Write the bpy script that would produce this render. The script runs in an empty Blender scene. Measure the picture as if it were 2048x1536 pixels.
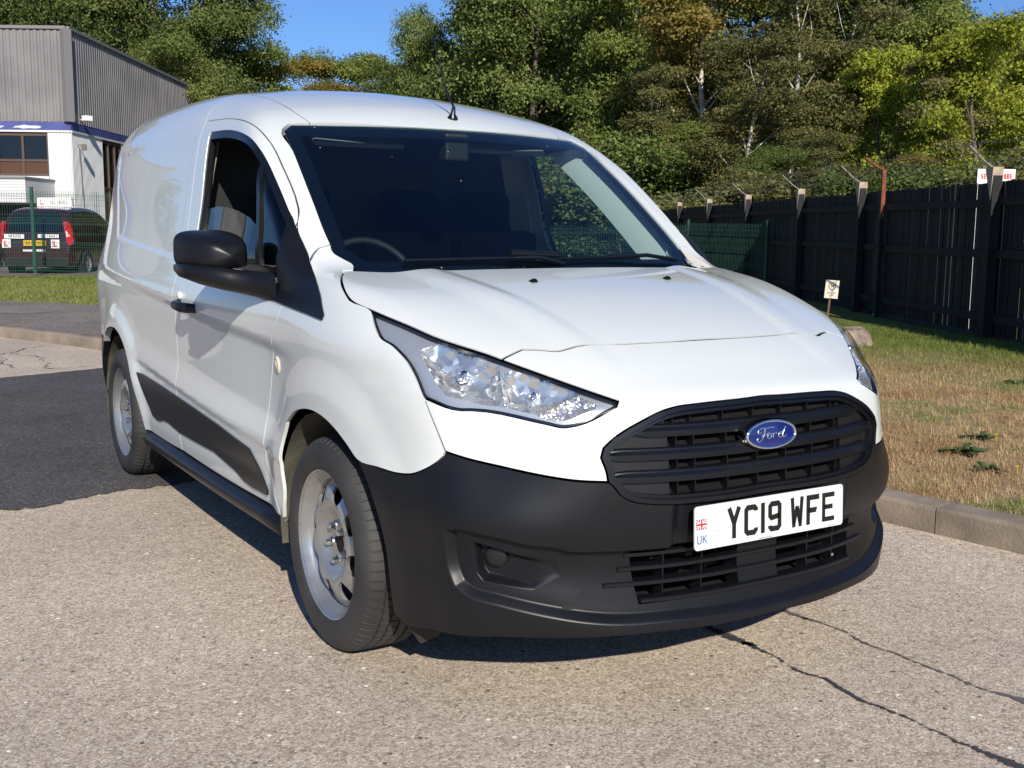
import bpy, bmesh, math, random
import numpy as np
from math import sin, cos, pi, radians, atan2, hypot
from mathutils import Vector, Matrix
from mathutils.geometry import delaunay_2d_cdt

random.seed(7)
scene = bpy.context.scene
COL = scene.collection

# ------------------------------------------------------------------ camera
CAM_POS = Vector((-2.0169, -2.9404, 1.2338))
YAW, PITCH, ROLL, FPX = 0.548099, -0.140715, 0.009106, 2207.06
f_ = Vector((sin(YAW)*cos(PITCH), cos(YAW)*cos(PITCH), sin(PITCH)))
r_ = Vector((cos(YAW), -sin(YAW), 0)); u_ = r_.cross(f_)
r2_ = r_*cos(ROLL) + u_*sin(ROLL); u2_ = -r_*sin(ROLL) + u_*cos(ROLL)
cam_data = bpy.data.cameras.new('camera'); cam = bpy.data.objects.new('camera', cam_data); COL.objects.link(cam)
m = Matrix((r2_, u2_, -f_)).transposed().to_4x4(); m.translation = CAM_POS
cam.matrix_world = m
cam_data.sensor_width = 36.0; cam_data.lens = FPX*36/2048
cam_data.clip_start = 0.05; cam_data.clip_end = 3000
scene.camera = cam

# ------------------------------------------------------------------ light
SUN_TRAVEL = Vector((0.58, 1.75, -1.0)).normalized()
world = bpy.data.worlds.new('World'); scene.world = world; world.use_nodes = True
wt = world.node_tree; bg = wt.nodes['Background']
sky = wt.nodes.new('ShaderNodeTexSky'); sky.sky_type = 'NISHITA'; sky.sun_disc = False
sky.sun_elevation = math.asin(-SUN_TRAVEL.z)
sky.sun_rotation = atan2(-SUN_TRAVEL.x, -SUN_TRAVEL.y) % (2*pi)
sky.air_density = 1.0; sky.dust_density = 0.3; sky.ozone_density = 3.0; sky.altitude = 200
tint = wt.nodes.new('ShaderNodeMix'); tint.data_type = 'RGBA'; tint.blend_type = 'MULTIPLY'; tint.inputs[0].default_value = 1; tint.inputs[7].default_value = (.54, .74, 1.08, 1)
wt.links.new(sky.outputs[0], tint.inputs[6]); wt.links.new(tint.outputs[2], bg.inputs[0]); bg.inputs[1].default_value = 0.088
sd = bpy.data.lights.new('sun', 'SUN'); sd.energy = 4.7; sd.angle = radians(0.53); sd.color = (1.0, 0.93, 0.82)
sun = bpy.data.objects.new('sun', sd); COL.objects.link(sun)
sun.rotation_euler = SUN_TRAVEL.to_track_quat('-Z', 'Y').to_euler(); sun.location = (-10, -30, 25)
vs = scene.view_settings; vs.view_transform = 'Standard'; vs.look = 'None'; vs.exposure = 0.31; vs.gamma = 1.0; vs.use_curve_mapping = False
scene.cycles.use_denoising = True
scene.cycles.max_bounces = 8; scene.cycles.transparent_max_bounces = 24
scene.cycles.transmission_bounces = 6; scene.cycles.glossy_bounces = 4; scene.cycles.diffuse_bounces = 4
scene.cycles.sample_clamp_indirect = 6.0

# ------------------------------------------------------------------ object helpers
def link(name, me, mat=None, parent=None):
    o = bpy.data.objects.new(name, me); COL.objects.link(o)
    if mat is not None:
        for m_ in (mat if isinstance(mat, (list, tuple)) else [mat]): me.materials.append(m_)
    if parent is not None: o.parent = parent
    return o
def empty(name, loc=(0, 0, 0), rz=0.0):
    o = bpy.data.objects.new(name, None); COL.objects.link(o); o.location = loc; o.rotation_euler = (0, 0, rz)
    o.empty_display_size = .1
    return o
def tag(o, label=None, cat=None, group=None, kind=None):
    if label: o['label'] = label
    if cat: o['category'] = cat
    if group: o['group'] = group
    if kind: o['kind'] = kind
    return o
def copy_tree(o, parent=None, name=None):
    c = o.copy(); COL.objects.link(c); c.parent = parent
    for ch in list(o.children): copy_tree(ch, c)
    return c
class MB:
    """collects simple shapes, links them as one mesh"""
    def __init__(s): s.v = []; s.f = []; s.mi = []; s.sm = []
    def add(s, v, f, mi=0, smooth=False):
        b = len(s.v); s.v += [tuple(p) for p in v]
        s.f += [tuple(i+b for i in q) for q in f]; s.mi += [mi]*len(f); s.sm += [smooth]*len(f); return s
    def box(s, c, d, rz=0, mi=0, M=None, bev=0):
        hx, hy, hz = d[0]/2, d[1]/2, d[2]/2
        P = [Vector((x, y, z)) for x in (-hx, hx) for y in (-hy, hy) for z in (-hz, hz)]
        R = Matrix.Rotation(rz, 3, 'Z') if M is None else M
        P = [R @ p + Vector(c) for p in P]
        return s.add(P, [(0,1,3,2),(4,6,7,5),(0,4,5,1),(2,3,7,6),(0,2,6,4),(1,5,7,3)], mi)
    def tube(s, pts, r, n=8, mi=0, caps=True, rs=None, up=None):
        pts = [Vector(p) for p in pts]; rings = []; L = len(pts)
        a = None
        for i, p in enumerate(pts):
            t = (pts[min(i+1, L-1)]-pts[max(i-1, 0)]).normalized()
            if a is None:
                a = t.orthogonal().normalized() if up is None else (Vector(up)-t*t.dot(Vector(up))).normalized()
            else:
                a = (a - t*a.dot(t)).normalized()
            b = t.cross(a); rr = rs[i] if rs else r
            rings.append([p + (a*cos(2*pi*k/n)+b*sin(2*pi*k/n))*rr for k in range(n)])
        v = [q for R in rings for q in R]
        f = [(i*n+k, i*n+(k+1)%n, (i+1)*n+(k+1)%n, (i+1)*n+k) for i in range(L-1) for k in range(n)]
        s.add(v, f, mi, True)
        if caps: s.add(rings[0], [tuple(reversed(range(n)))], mi); s.add(rings[-1], [tuple(range(n))], mi)
        return s
    def lathe(s, prof, n=48, axis='x', c=(0, 0, 0), mi=0, smooth=True):
        """prof: list of (a, r) ; a along the axis"""
        v = []
        for a, r in prof:
            for k in range(n):
                t = 2*pi*k/n; q = (a, r*cos(t), r*sin(t))
                if axis == 'z': q = (r*cos(t), r*sin(t), a)
                elif axis == 'y': q = (r*cos(t), a, r*sin(t))
                v.append((q[0]+c[0], q[1]+c[1], q[2]+c[2]))
        f = [(i*n+k, i*n+(k+1)%n, (i+1)*n+(k+1)%n, (i+1)*n+k) for i in range(len(prof)-1) for k in range(n)]
        return s.add(v, f, mi, smooth)
    def prism(s, poly, z0, z1, M=None, mi=0):
        """poly in xy, extruded z0..z1, optional matrix"""
        n = len(poly); M = M or Matrix.Identity(4)
        v = [M @ Vector((x, y, z0)) for x, y in poly]+[M @ Vector((x, y, z1)) for x, y in poly]
        f = [tuple(reversed(range(n))), tuple(range(n, 2*n))]+[(i, (i+1) % n, n+(i+1) % n, n+i) for i in range(n)]
        return s.add(v, f, mi)
    def mesh(s, name):
        me = bpy.data.meshes.new(name); me.from_pydata(s.v, [], s.f)
        me.polygons.foreach_set('material_index', s.mi); me.polygons.foreach_set('use_smooth', s.sm); me.update()
        return me
    def build(s, name, mat=None, parent=None, fix=True, bev=0):
        me = s.mesh(name)
        if fix or bev:
            bm = bmesh.new(); bm.from_mesh(me)
            bmesh.ops.recalc_face_normals(bm, faces=bm.faces)
            if bev:
                ed = [e for e in bm.edges if len(e.link_faces) == 2 and e.calc_face_angle(0) > .6]
                bmesh.ops.bevel(bm, geom=ed, offset=bev, segments=2, profile=.6, affect='EDGES')
            bm.to_mesh(me); bm.free()
        return link(name, me, mat, parent)

# ------------------------------------------------------------------ material helpers
def mat(name, color=(.5, .5, .5), rough=.6, metal=0, coat=0, spec=.5, bump=None, vary=None, emit=None, trans=0, ior=1.45, alpha=1, coat_rough=.03):
    """bump=(scale,strength,dist), vary=(scale,amount)"""
    m = bpy.data.materials.new(name); m.use_nodes = True; nt = m.node_tree; b = nt.nodes['Principled BSDF']
    b.inputs['Base Color'].default_value = (*color, 1); b.inputs['Roughness'].default_value = rough
    b.inputs['Metallic'].default_value = metal; b.inputs['Coat Weight'].default_value = coat; b.inputs['Coat Roughness'].default_value = coat_rough
    b.inputs['Specular IOR Level'].default_value = spec; b.inputs['IOR'].default_value = ior
    b.inputs['Transmission Weight'].default_value = trans
    if emit: b.inputs['Emission Color'].default_value = (*emit, 1); b.inputs['Emission Strength'].default_value = 1
    tc = nt.nodes.new('ShaderNodeTexCoord')
    if vary:
        n = nt.nodes.new('ShaderNodeTexNoise'); n.inputs['Scale'].default_value = vary[0]; n.inputs['Detail'].default_value = 6
        nt.links.new(tc.outputs['Object'], n.inputs['Vector'])
        r = nt.nodes.new('ShaderNodeMapRange'); r.inputs[1].default_value = .3; r.inputs[2].default_value = .7
        r.inputs[3].default_value = 1-vary[1]; r.inputs[4].default_value = 1+vary[1]
        nt.links.new(n.outputs[0], r.inputs[0])
        x = nt.nodes.new('ShaderNodeMix'); x.data_type = 'RGBA'; x.blend_type = 'MULTIPLY'; x.inputs[0].default_value = 1
        x.inputs[6].default_value = (*color, 1); nt.links.new(r.outputs[0], x.inputs[7]); nt.links.new(x.outputs[2], b.inputs['Base Color'])
        rr = nt.nodes.new('ShaderNodeMapRange'); rr.inputs[3].default_value = max(0, rough-.08); rr.inputs[4].default_value = min(1, rough+.08)
        nt.links.new(n.outputs[0], rr.inputs[0]); nt.links.new(rr.outputs[0], b.inputs['Roughness'])
    if bump:
        n = nt.nodes.new('ShaderNodeTexNoise'); n.inputs['Scale'].default_value = bump[0]; n.inputs['Detail'].default_value = 4
        nt.links.new(tc.outputs['Object'], n.inputs['Vector'])
        k = nt.nodes.new('ShaderNodeBump'); k.inputs['Strength'].default_value = bump[1]; k.inputs['Distance'].default_value = bump[2]
        nt.links.new(n.outputs[0], k.inputs['Height']); nt.links.new(k.outputs[0], b.inputs['Normal'])
    return m
def glass(name, tint=(.8, .9, .88), refl=1.0, rough=.0, dirt=0.0):
    """thin pane: what lies behind shows through a tint, Fresnel reflection on top"""
    m = bpy.data.materials.new(name); m.use_nodes = True; nt = m.node_tree; nt.nodes.clear()
    o = nt.nodes.new('ShaderNodeOutputMaterial'); t = nt.nodes.new('ShaderNodeBsdfTransparent'); t.inputs[0].default_value = (*tint, 1)
    g = nt.nodes.new('ShaderNodeBsdfGlossy'); g.inputs['Roughness'].default_value = rough
    # Schlick reflectance of a thin pane, the same from both sides
    gm = nt.nodes.new('ShaderNodeNewGeometry'); dt = nt.nodes.new('ShaderNodeVectorMath'); dt.operation = 'DOT_PRODUCT'; nt.links.new(gm.outputs['Incoming'], dt.inputs[0]); nt.links.new(gm.outputs['Normal'], dt.inputs[1])
    def mt(op, a, b=None):
        n = nt.nodes.new('ShaderNodeMath'); n.operation = op
        for k, q in enumerate((a, b)):
            if q is None: continue
            if isinstance(q, (int, float)): n.inputs[k].default_value = q
            else: nt.links.new(q, n.inputs[k])
        return n.outputs[0]
    sch = mt('ADD', mt('MULTIPLY', mt('POWER', mt('SUBTRACT', 1.0, mt('ABSOLUTE', dt.outputs['Value'])), 5.0), .93), .07)
    mu = nt.nodes.new('ShaderNodeMath'); mu.operation = 'MULTIPLY'; mu.inputs[1].default_value = refl; mu.use_clamp = True; nt.links.new(sch, mu.inputs[0])
    mx = nt.nodes.new('ShaderNodeMixShader')
    nt.links.new(mu.outputs[0], mx.inputs[0]); nt.links.new(t.outputs[0], mx.inputs[1]); nt.links.new(g.outputs[0], mx.inputs[2])
    last = mx.outputs[0]
    if dirt:
        tc = nt.nodes.new('ShaderNodeTexCoord'); v = nt.nodes.new('ShaderNodeTexVoronoi'); v.inputs['Scale'].default_value = 34
        nt.links.new(tc.outputs['Object'], v.inputs['Vector'])
        lt = nt.nodes.new('ShaderNodeMath'); lt.operation = 'LESS_THAN'; lt.inputs[1].default_value = .085; nt.links.new(v.outputs['Distance'], lt.inputs[0])
        sp = nt.nodes.new('ShaderNodeSeparateColor'); nt.links.new(v.outputs['Color'], sp.inputs[0])
        gt = nt.nodes.new('ShaderNodeMath'); gt.operation = 'GREATER_THAN'; gt.inputs[1].default_value = .93; nt.links.new(sp.outputs[0], gt.inputs[0])
        mm = nt.nodes.new('ShaderNodeMath'); mm.operation = 'MULTIPLY'; nt.links.new(lt.outputs[0], mm.inputs[0]); nt.links.new(gt.outputs[0], mm.inputs[1])
        d = nt.nodes.new('ShaderNodeBsdfDiffuse'); d.inputs[0].default_value = (.6, .6, .56, 1)
        m2 = nt.nodes.new('ShaderNodeMixShader'); sc = nt.nodes.new('ShaderNodeMath'); sc.operation = 'MULTIPLY'; sc.inputs[1].default_value = .55
        nt.links.new(mm.outputs[0], sc.inputs[0]); nt.links.new(sc.outputs[0], m2.inputs[0]); nt.links.new(last, m2.inputs[1]); nt.links.new(d.outputs[0], m2.inputs[2])
        last = m2.outputs[0]
    nt.links.new(last, o.inputs[0])
    return m

# ------------------------------------------------------------------ ground
def at_px(px, dist):      # a ground position seen in that column of the picture, dist metres along the view axis
    d = f_+r_*((px-1024)/FPX); return CAM_POS.x+d.x*dist, CAM_POS.y+d.y*dist
def noise_node(nt, vec, scale, detail=4, rough=.5):
    n = nt.nodes.new('ShaderNodeTexNoise'); n.inputs['Scale'].default_value = scale; n.inputs['Detail'].default_value = detail; n.inputs['Roughness'].default_value = rough
    nt.links.new(vec, n.inputs['Vector']); return n
def ramp(nt, val, stops):
    r = nt.nodes.new('ShaderNodeValToRGB'); e = r.color_ramp.elements
    while len(e) < len(stops): e.new(.5)
    for i, (p, c) in enumerate(stops): e[i].position = p; e[i].color = (*c, 1)
    nt.links.new(val, r.inputs[0]); return r
def mixc(nt, fac, a, b, mode='MIX'):
    x = nt.nodes.new('ShaderNodeMix'); x.data_type = 'RGBA'; x.blend_type = mode
    for s, v in ((0, fac), (6, a), (7, b)):
        if isinstance(v, (int, float)): x.inputs[s].default_value = v
        elif isinstance(v, tuple): x.inputs[s].default_value = (*v, 1)
        else: nt.links.new(v, x.inputs[s])
    return x.outputs[2]
def asphalt(name, base, dark, light, stone=115, contrast=1.0, blotch=(.9, .14), bump=.5):
    m = bpy.data.materials.new(name); m.use_nodes = True; nt = m.node_tree; b = nt.nodes['Principled BSDF']
    g = nt.nodes.new('ShaderNodeNewGeometry'); pos = g.outputs['Position']
    v = nt.nodes.new('ShaderNodeTexVoronoi'); v.inputs['Scale'].default_value = stone; nt.links.new(pos, v.inputs['Vector'])
    sep = nt.nodes.new('ShaderNodeSeparateColor'); nt.links.new(v.outputs['Color'], sep.inputs[0])
    mid = lambda a, b_: tuple((x+y)/2 for x, y in zip(a, b_))
    col = ramp(nt, sep.outputs[0], [(0, dark), (.06, dark), (.16, mid(dark, base)), (.5, base), (.82, mid(base, light)), (.97, light), (1, light)])
    # gaps between the stones
    v2 = nt.nodes.new('ShaderNodeTexVoronoi'); v2.feature = 'DISTANCE_TO_EDGE'; v2.inputs['Scale'].default_value = stone; nt.links.new(pos, v2.inputs['Vector'])
    gap = nt.nodes.new('ShaderNodeMapRange'); gap.inputs[1].default_value = 0; gap.inputs[2].default_value = .22; gap.inputs[3].default_value = .72; gap.inputs[4].default_value = 1; nt.links.new(v2.outputs['Distance'], gap.inputs[0])
    c = mixc(nt, 1.0, col.outputs[0], gap.outputs[0], 'MULTIPLY')
    n1 = noise_node(nt, pos, blotch[0], 7, .6); mr = nt.nodes.new('ShaderNodeMapRange'); mr.inputs[1].default_value = .3; mr.inputs[2].default_value = .7; mr.inputs[3].default_value = 1-blotch[1]; mr.inputs[4].default_value = 1+blotch[1]; nt.links.new(n1.outputs[0], mr.inputs[0])
    c = mixc(nt, 1.0, c, mr.outputs[0], 'MULTIPLY')
    n3 = noise_node(nt, pos, 22, 4, .7); m3 = nt.nodes.new('ShaderNodeMapRange'); m3.inputs[1].default_value = .3; m3.inputs[2].default_value = .7; m3.inputs[3].default_value = .86; m3.inputs[4].default_value = 1.14; nt.links.new(n3.outputs[0], m3.inputs[0])
    c = mixc(nt, 1.0, c, m3.outputs[0], 'MULTIPLY')
    # scattered dark pits and pale chips
    v3 = nt.nodes.new('ShaderNodeTexVoronoi'); v3.inputs['Scale'].default_value = 26; nt.links.new(pos, v3.inputs['Vector'])
    s3 = nt.nodes.new('ShaderNodeSeparateColor'); nt.links.new(v3.outputs['Color'], s3.inputs[0])
    lt = nt.nodes.new('ShaderNodeMath'); lt.operation = 'LESS_THAN'; lt.inputs[1].default_value = .17; nt.links.new(v3.outputs['Distance'], lt.inputs[0])
    for thr, colr, op in ((.90, tuple(x*.42 for x in dark), 'GREATER_THAN'), (.05, tuple(min(1, x*1.35) for x in light), 'LESS_THAN')):
        gt = nt.nodes.new('ShaderNodeMath'); gt.operation = op; gt.inputs[1].default_value = thr; nt.links.new(s3.outputs[1], gt.inputs[0])
        mm = nt.nodes.new('ShaderNodeMath'); mm.operation = 'MULTIPLY'; nt.links.new(lt.outputs[0], mm.inputs[0]); nt.links.new(gt.outputs[0], mm.inputs[1])
        c = mixc(nt, mm.outputs[0], c, colr)
    nt.links.new(c, b.inputs['Base Color']); b.inputs['Roughness'].default_value = .85; b.inputs['Specular IOR Level'].default_value = .3
    bp = nt.nodes.new('ShaderNodeBump'); bp.inputs['Strength'].default_value = bump; bp.inputs['Distance'].default_value = .0045
    ad = nt.nodes.new('ShaderNodeMath'); ad.operation = 'ADD'; nt.links.new(gap.outputs[0], ad.inputs[0]); nt.links.new(sep.outputs[1], ad.inputs[1])
    nt.links.new(ad.outputs[0], bp.inputs['Height']); nt.links.new(bp.outputs[0], b.inputs['Normal'])
    return m
M_road = asphalt('worn_road_aggregate', (.61, .50, .385), (.35, .28, .215), (.80, .70, .58), stone=150)
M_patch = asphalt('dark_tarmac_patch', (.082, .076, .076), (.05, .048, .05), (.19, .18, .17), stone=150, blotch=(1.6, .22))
M_path = asphalt('footpath_tarmac', (.22, .185, .155), (.11, .095, .08), (.42, .37, .32), blotch=(1.2, .25))
M_kerb = mat('weathered_concrete_kerb', (.24, .195, .15), .9, bump=(80, .7, .004), vary=(6, .3))
M_soil = mat('dry_soil', (.16, .12, .075), .95, bump=(30, .6, .01), vary=(3, .35))

KERB = [(2.62, -5.5), (2.38, -3.9), (2.08, -2.1), (1.83, -.45), (1.74, .15), (1.42, 2.2), (1.02, 4.6), (.60, 6.7), (.15, 8.44), (-.55, 10.2), (-1.5, 12.0), (-3.2, 14.4), (-6, 17.5), (-11, 21.5)]
def cr(pts, n=6):
    P = [Vector((p[0], p[1], 0)) for p in pts]; out = []
    for i in range(len(P)-1):
        p0 = P[max(i-1, 0)]; p1 = P[i]; p2 = P[i+1]; p3 = P[min(i+2, len(P)-1)]
        for k in range(n):
            t = k/n; out.append(.5*((2*p1)+(p2-p0)*t+(2*p0-5*p1+4*p2-p3)*t*t+(3*p1-p0-3*p2+p3)*t**3))
    out.append(P[-1]); return out
def walk(pts, step):
    out = [pts[0]]; acc = 0
    for a, b in zip(pts[:-1], pts[1:]):
        L_ = (b-a).length; t = step-acc
        while t <= L_: out.append(a+(b-a)*(t/L_)); t += step
        acc = (acc+L_) % step
    return out
kc = cr(KERB)
def sheet(name, poly, z, m, kind='structure', parent=None):
    mb = MB(); mb.add([(x, y, z) for x, y in poly], [tuple(range(len(poly)))]); o = mb.build(name, m, parent, fix=False)
    if o.data.polygons[0].normal.z < 0: o.data.flip_normals()
    return tag(o, kind=kind)
mb = MB(); mb.add([(-900, -900, -.02), (900, -900, -.02), (900, 900, -.02), (-900, 900, -.02)], [(0, 1, 2, 3)]); tag(mb.build('ground', M_soil, fix=False), kind='structure')
sheet('road', [(-60, -40), (8, -40)]+[(p.x+.02, p.y) for p in kc]+[(-60, 24)], 0, M_road)
# darker resurfaced strip with a ragged edge
rn = random.Random(5); top = []; bot = []
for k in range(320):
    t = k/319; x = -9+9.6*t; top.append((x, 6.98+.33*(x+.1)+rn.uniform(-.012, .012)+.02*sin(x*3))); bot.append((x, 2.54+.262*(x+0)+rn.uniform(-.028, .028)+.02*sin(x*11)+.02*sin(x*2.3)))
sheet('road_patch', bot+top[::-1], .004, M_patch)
# kerb stones, one by one
kerb = empty('kerb', (0, 0, 0)); tag(kerb, kind='structure'); st = walk(kc, .915)
prof = [(0, -.05), (0, .098), (.004, .108), (.014, .114), (.125, .116), (.125, -.05)]
def kerb_stone(a, b, i):
    d = (b-a).normalized(); n = Vector((d.y, -d.x, 0)); L_ = (b-a).length-.006; mb = MB(); v = []
    for t in (0, L_):
        for x, z in prof: v.append((n.x*x+d.x*t, n.y*x+d.y*t, z+rn.uniform(-.002, .002)))
    k = len(prof); mb.add(v, [(j, (j+1) % k, k+(j+1) % k, k+j) for j in range(k)]+[tuple(range(k)), tuple(reversed(range(k, 2*k)))])
    o = mb.build('kerb_stone', M_kerb, kerb); o.location = a
for i, (a, b) in enumerate(zip(st[:-1], st[1:])): kerb_stone(a, b, i)
# verge and footpath
def verge_z(x, y): return .100+.012*sin(x*.9+y*.5)+.010*sin(y*1.3-x*.4)
back = [(p.x+.128, p.y+.02) for p in kc]
poly = back+[(-11, 40), (45, 40), (45, -6)]
v, F_ = [], []
gx = [(-12+.75*i) for i in range(77)]; gy = [(-6+.75*j) for j in range(62)]
def kx(y):  # x of the kerb back at y
    for a, b in zip(back[:-1], back[1:]):
        if a[1] <= y <= b[1]: return a[0]+(b[0]-a[0])*(y-a[1])/(b[1]-a[1])
    return -11 if y > back[-1][1] else back[0][0]
rows = []
for y in gy:
    x0 = kx(y); r = []
    for k in range(70):
        x = x0+(46-x0)*(k/69)**1.6; r.append((x, y, verge_z(x, y) if k else .108))
    rows.append(r)
mb = MB(); mb.add([p for r in rows for p in r], [(j*70+k, j*70+k+1, (j+1)*70+k+1, (j+1)*70+k) for j in range(len(rows)-1) for k in range(69)], 0, True)
def grass_mat(name, blade):
    m = bpy.data.materials.new(name); m.use_nodes = True; nt = m.node_tree; b = nt.nodes['Principled BSDF']
    g = nt.nodes.new('ShaderNodeNewGeometry'); pos = g.outputs['Position']; sp = nt.nodes.new('ShaderNodeSeparateXYZ'); nt.links.new(pos, sp.inputs[0])
    # distance from the kerb side towards the fence, 0 dry .. 1 green; the far verge is green all over
    def M_(op, a, b_=None):
        n = nt.nodes.new('ShaderNodeMath'); n.operation = op
        for i, q in enumerate((a, b_)):
            if q is None: continue
            if isinstance(q, (int, float)): n.inputs[i].default_value = q
            else: nt.links.new(q, n.inputs[i])
        return n.outputs[0]
    d = M_('ADD', M_('MULTIPLY', sp.outputs[0], .80), M_('MULTIPLY', sp.outputs[1], .25))
    mr = nt.nodes.new('ShaderNodeMapRange'); mr.inputs[1].default_value = 4.6; mr.inputs[2].default_value = 6.6; nt.links.new(d, mr.inputs[0])
    my = nt.nodes.new('ShaderNodeMapRange'); my.inputs[1].default_value = 8; my.inputs[2].default_value = 11; nt.links.new(sp.outputs[1], my.inputs[0])
    n1 = noise_node(nt, pos, 1.6, 6, .65); n2 = noise_node(nt, pos, 7, 4, .6)
    tuft = nt.nodes.new('ShaderNodeMapRange'); tuft.inputs[1].default_value = .53; tuft.inputs[2].default_value = .62; nt.links.new(n1.outputs[0], tuft.inputs[0])
    gr = M_('MAXIMUM', mr.outputs[0], M_('MULTIPLY', my.outputs[0], .82)); gr = M_('MAXIMUM', gr, M_('MULTIPLY', tuft.outputs[0], .75))
    gr = M_('ADD', gr, M_('MULTIPLY', M_('SUBTRACT', n2.outputs[0], .5), .9))
    dry = ramp(nt, n1.outputs[0], [(.30, (.36, .22, .10)), (.5, (.50, .355, .19)), (.66, (.60, .46, .27))]); grn = ramp(nt, n2.outputs[0], [(.3, (.11, .155, .028)), (.55, (.19, .24, .05)), (.75, (.30, .32, .09))])
    c = mixc(nt, gr, dry.outputs[0], grn.outputs[0])
    oi = nt.nodes.new('ShaderNodeObjectInfo')
    if blade:
        w = nt.nodes.new('ShaderNodeTexWhiteNoise'); w.noise_dimensions = '3D'; nt.links.new(g.outputs['Random Per Island'], w.inputs['Vector'])
        mm = nt.nodes.new('ShaderNodeMapRange'); mm.inputs[3].default_value = .65; mm.inputs[4].default_value = 1.35; nt.links.new(w.outputs['Value'], mm.inputs[0]); c = mixc(nt, 1.0, c, mm.outputs[0], 'MULTIPLY')
        tr = nt.nodes.new('ShaderNodeBsdfTranslucent'); nt.links.new(c, tr.inputs[0]); ms = nt.nodes.new('ShaderNodeMixShader'); ms.inputs[0].default_value = .3
        nt.links.new(b.outputs[0], ms.inputs[1]); nt.links.new(tr.outputs[0], ms.inputs[2]); nt.links.new(ms.outputs[0], nt.nodes['Material Output'].inputs[0])
    else:
        n4 = noise_node(nt, pos, 60, 4, .7); mm = nt.nodes.new('ShaderNodeMapRange'); mm.inputs[1].default_value = .3; mm.inputs[2].default_value = .7; mm.inputs[3].default_value = .45; mm.inputs[4].default_value = 1.1; nt.links.new(n4.outputs[0], mm.inputs[0]); c = mixc(nt, 1.0, c, mm.outputs[0], 'MULTIPLY')
        bp = nt.nodes.new('ShaderNodeBump'); bp.inputs['Strength'].default_value = .8; bp.inputs['Distance'].default_value = .02; nt.links.new(n4.outputs[0], bp.inputs['Height']); nt.links.new(bp.outputs[0], b.inputs['Normal'])
    nt.links.new(c, b.inputs['Base Color']); b.inputs['Roughness'].default_value = .85; b.inputs['Specular IOR Level'].default_value = .2
    return m
M_verge = grass_mat('turf', False); M_blade = grass_mat('grass_blade', True)
tag(mb.build('grass_verge', M_verge, fix=False), kind='structure')
fp = [(kx(y), y) for y in (5.2, 6, 7, 8.5, 10.2, 12, 14, 16.5, 19)]
path_out = [(-8.5, 24), (-4.6, 20.4), (-2.0, 17.3), (0, 14.82), (.62, 13.9), (1.12, 13.19), (1.75, 11.6), (2.0, 9.5), (1.9, 7), (1.6, 5.2)]
sheet('footpath', fp+path_out, .118, M_path)
# worn driveway strip across the footpath
sheet('path_repair', [(-1.5, 13.3), (-.1, 11.9), (.35, 12.1), (-1.0, 13.9)], .122, asphalt('path_repair_surface', (.27, .23, .19), (.12, .1, .09), (.45, .42, .38)))
# car park beyond the fence
sheet('car_park', [(-14, 27), (0.2, 23.1), (4.2, 20.2), (9, 24), (9, 36), (-14, 40)], .125, M_path)

# cracks of filled tar in the road
def crack_mat(name, col, w=.55):
    m = bpy.data.materials.new(name); m.use_nodes = True; nt = m.node_tree; b = nt.nodes['Principled BSDF']; b.inputs['Base Color'].default_value = (*col, 1); b.inputs['Roughness'].default_value = .7
    uv = nt.nodes.new('ShaderNodeUVMap'); sp = nt.nodes.new('ShaderNodeSeparateXYZ'); nt.links.new(uv.outputs[0], sp.inputs[0])
    g = nt.nodes.new('ShaderNodeNewGeometry'); n = noise_node(nt, g.outputs['Position'], 48, 8, .8); n2_ = noise_node(nt, g.outputs['Position'], 5, 3, .5); n2 = nt.nodes.new('ShaderNodeMath'); n2.operation = 'MULTIPLY'; n2.inputs[1].default_value = .55; nt.links.new(n2_.outputs[0], n2.inputs[0])
    a = nt.nodes.new('ShaderNodeMath'); a.operation = 'MULTIPLY'; a.inputs[1].default_value = w*.85; nt.links.new(sp.outputs[1], a.inputs[0])
    s = nt.nodes.new('ShaderNodeMath'); s.operation = 'ADD'; nt.links.new(n.outputs[0], s.inputs[0]); nt.links.new(n2.outputs[0], s.inputs[1])
    s2 = nt.nodes.new('ShaderNodeMath'); s2.operation = 'SUBTRACT'; nt.links.new(s.outputs[0], s2.inputs[0]); nt.links.new(a.outputs[0], s2.inputs[1])
    gt = nt.nodes.new('ShaderNodeMath'); gt.operation = 'GREATER_THAN'; gt.inputs[1].default_value = .66; nt.links.new(s2.outputs[0], gt.inputs[0])
    t = nt.nodes.new('ShaderNodeBsdfTransparent'); mx = nt.nodes.new('ShaderNodeMixShader'); nt.links.new(gt.outputs[0], mx.inputs[0]); nt.links.new(t.outputs[0], mx.inputs[1]); nt.links.new(b.outputs[0], mx.inputs[2]); nt.links.new(mx.outputs[0], nt.nodes['Material Output'].inputs[0])
    return m
def crack(pts, wid, m, wob=.012):
    P = [Vector((x, y, 0)) for x, y in pts]; Q = walk(cr([(p.x, p.y) for p in P], 8), .02); v = []; f = []; uv = []
    for i, p in enumerate(Q):
        d = (Q[min(i+1, len(Q)-1)]-Q[max(i-1, 0)]).normalized(); n = Vector((d.y, -d.x, 0)); o = wob*(sin(i*.21)+.6*sin(i*.57+1)+.3*sin(i*1.3)); w = wid*(1+.35*sin(i*.11))
        for s in (-1, 0, 1): q = p+n*(o+s*w); v.append((q.x, q.y, .003)); uv.append((i*.1, abs(s)))
    for i in range(len(Q)-1):
        for s in (0, 1): f.append((i*3+s, i*3+s+1, i*3+s+4, i*3+s+3))
    mb = MB(); mb.add(v, f); me = mb.mesh('road_crack'); l = me.uv_layers.new(name='UVMap')
    for lp in me.loops: l.data[lp.index].uv = uv[lp.vertex_index]
    o = link('road_crack', me, m); tag(o, kind='structure'); return o
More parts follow.
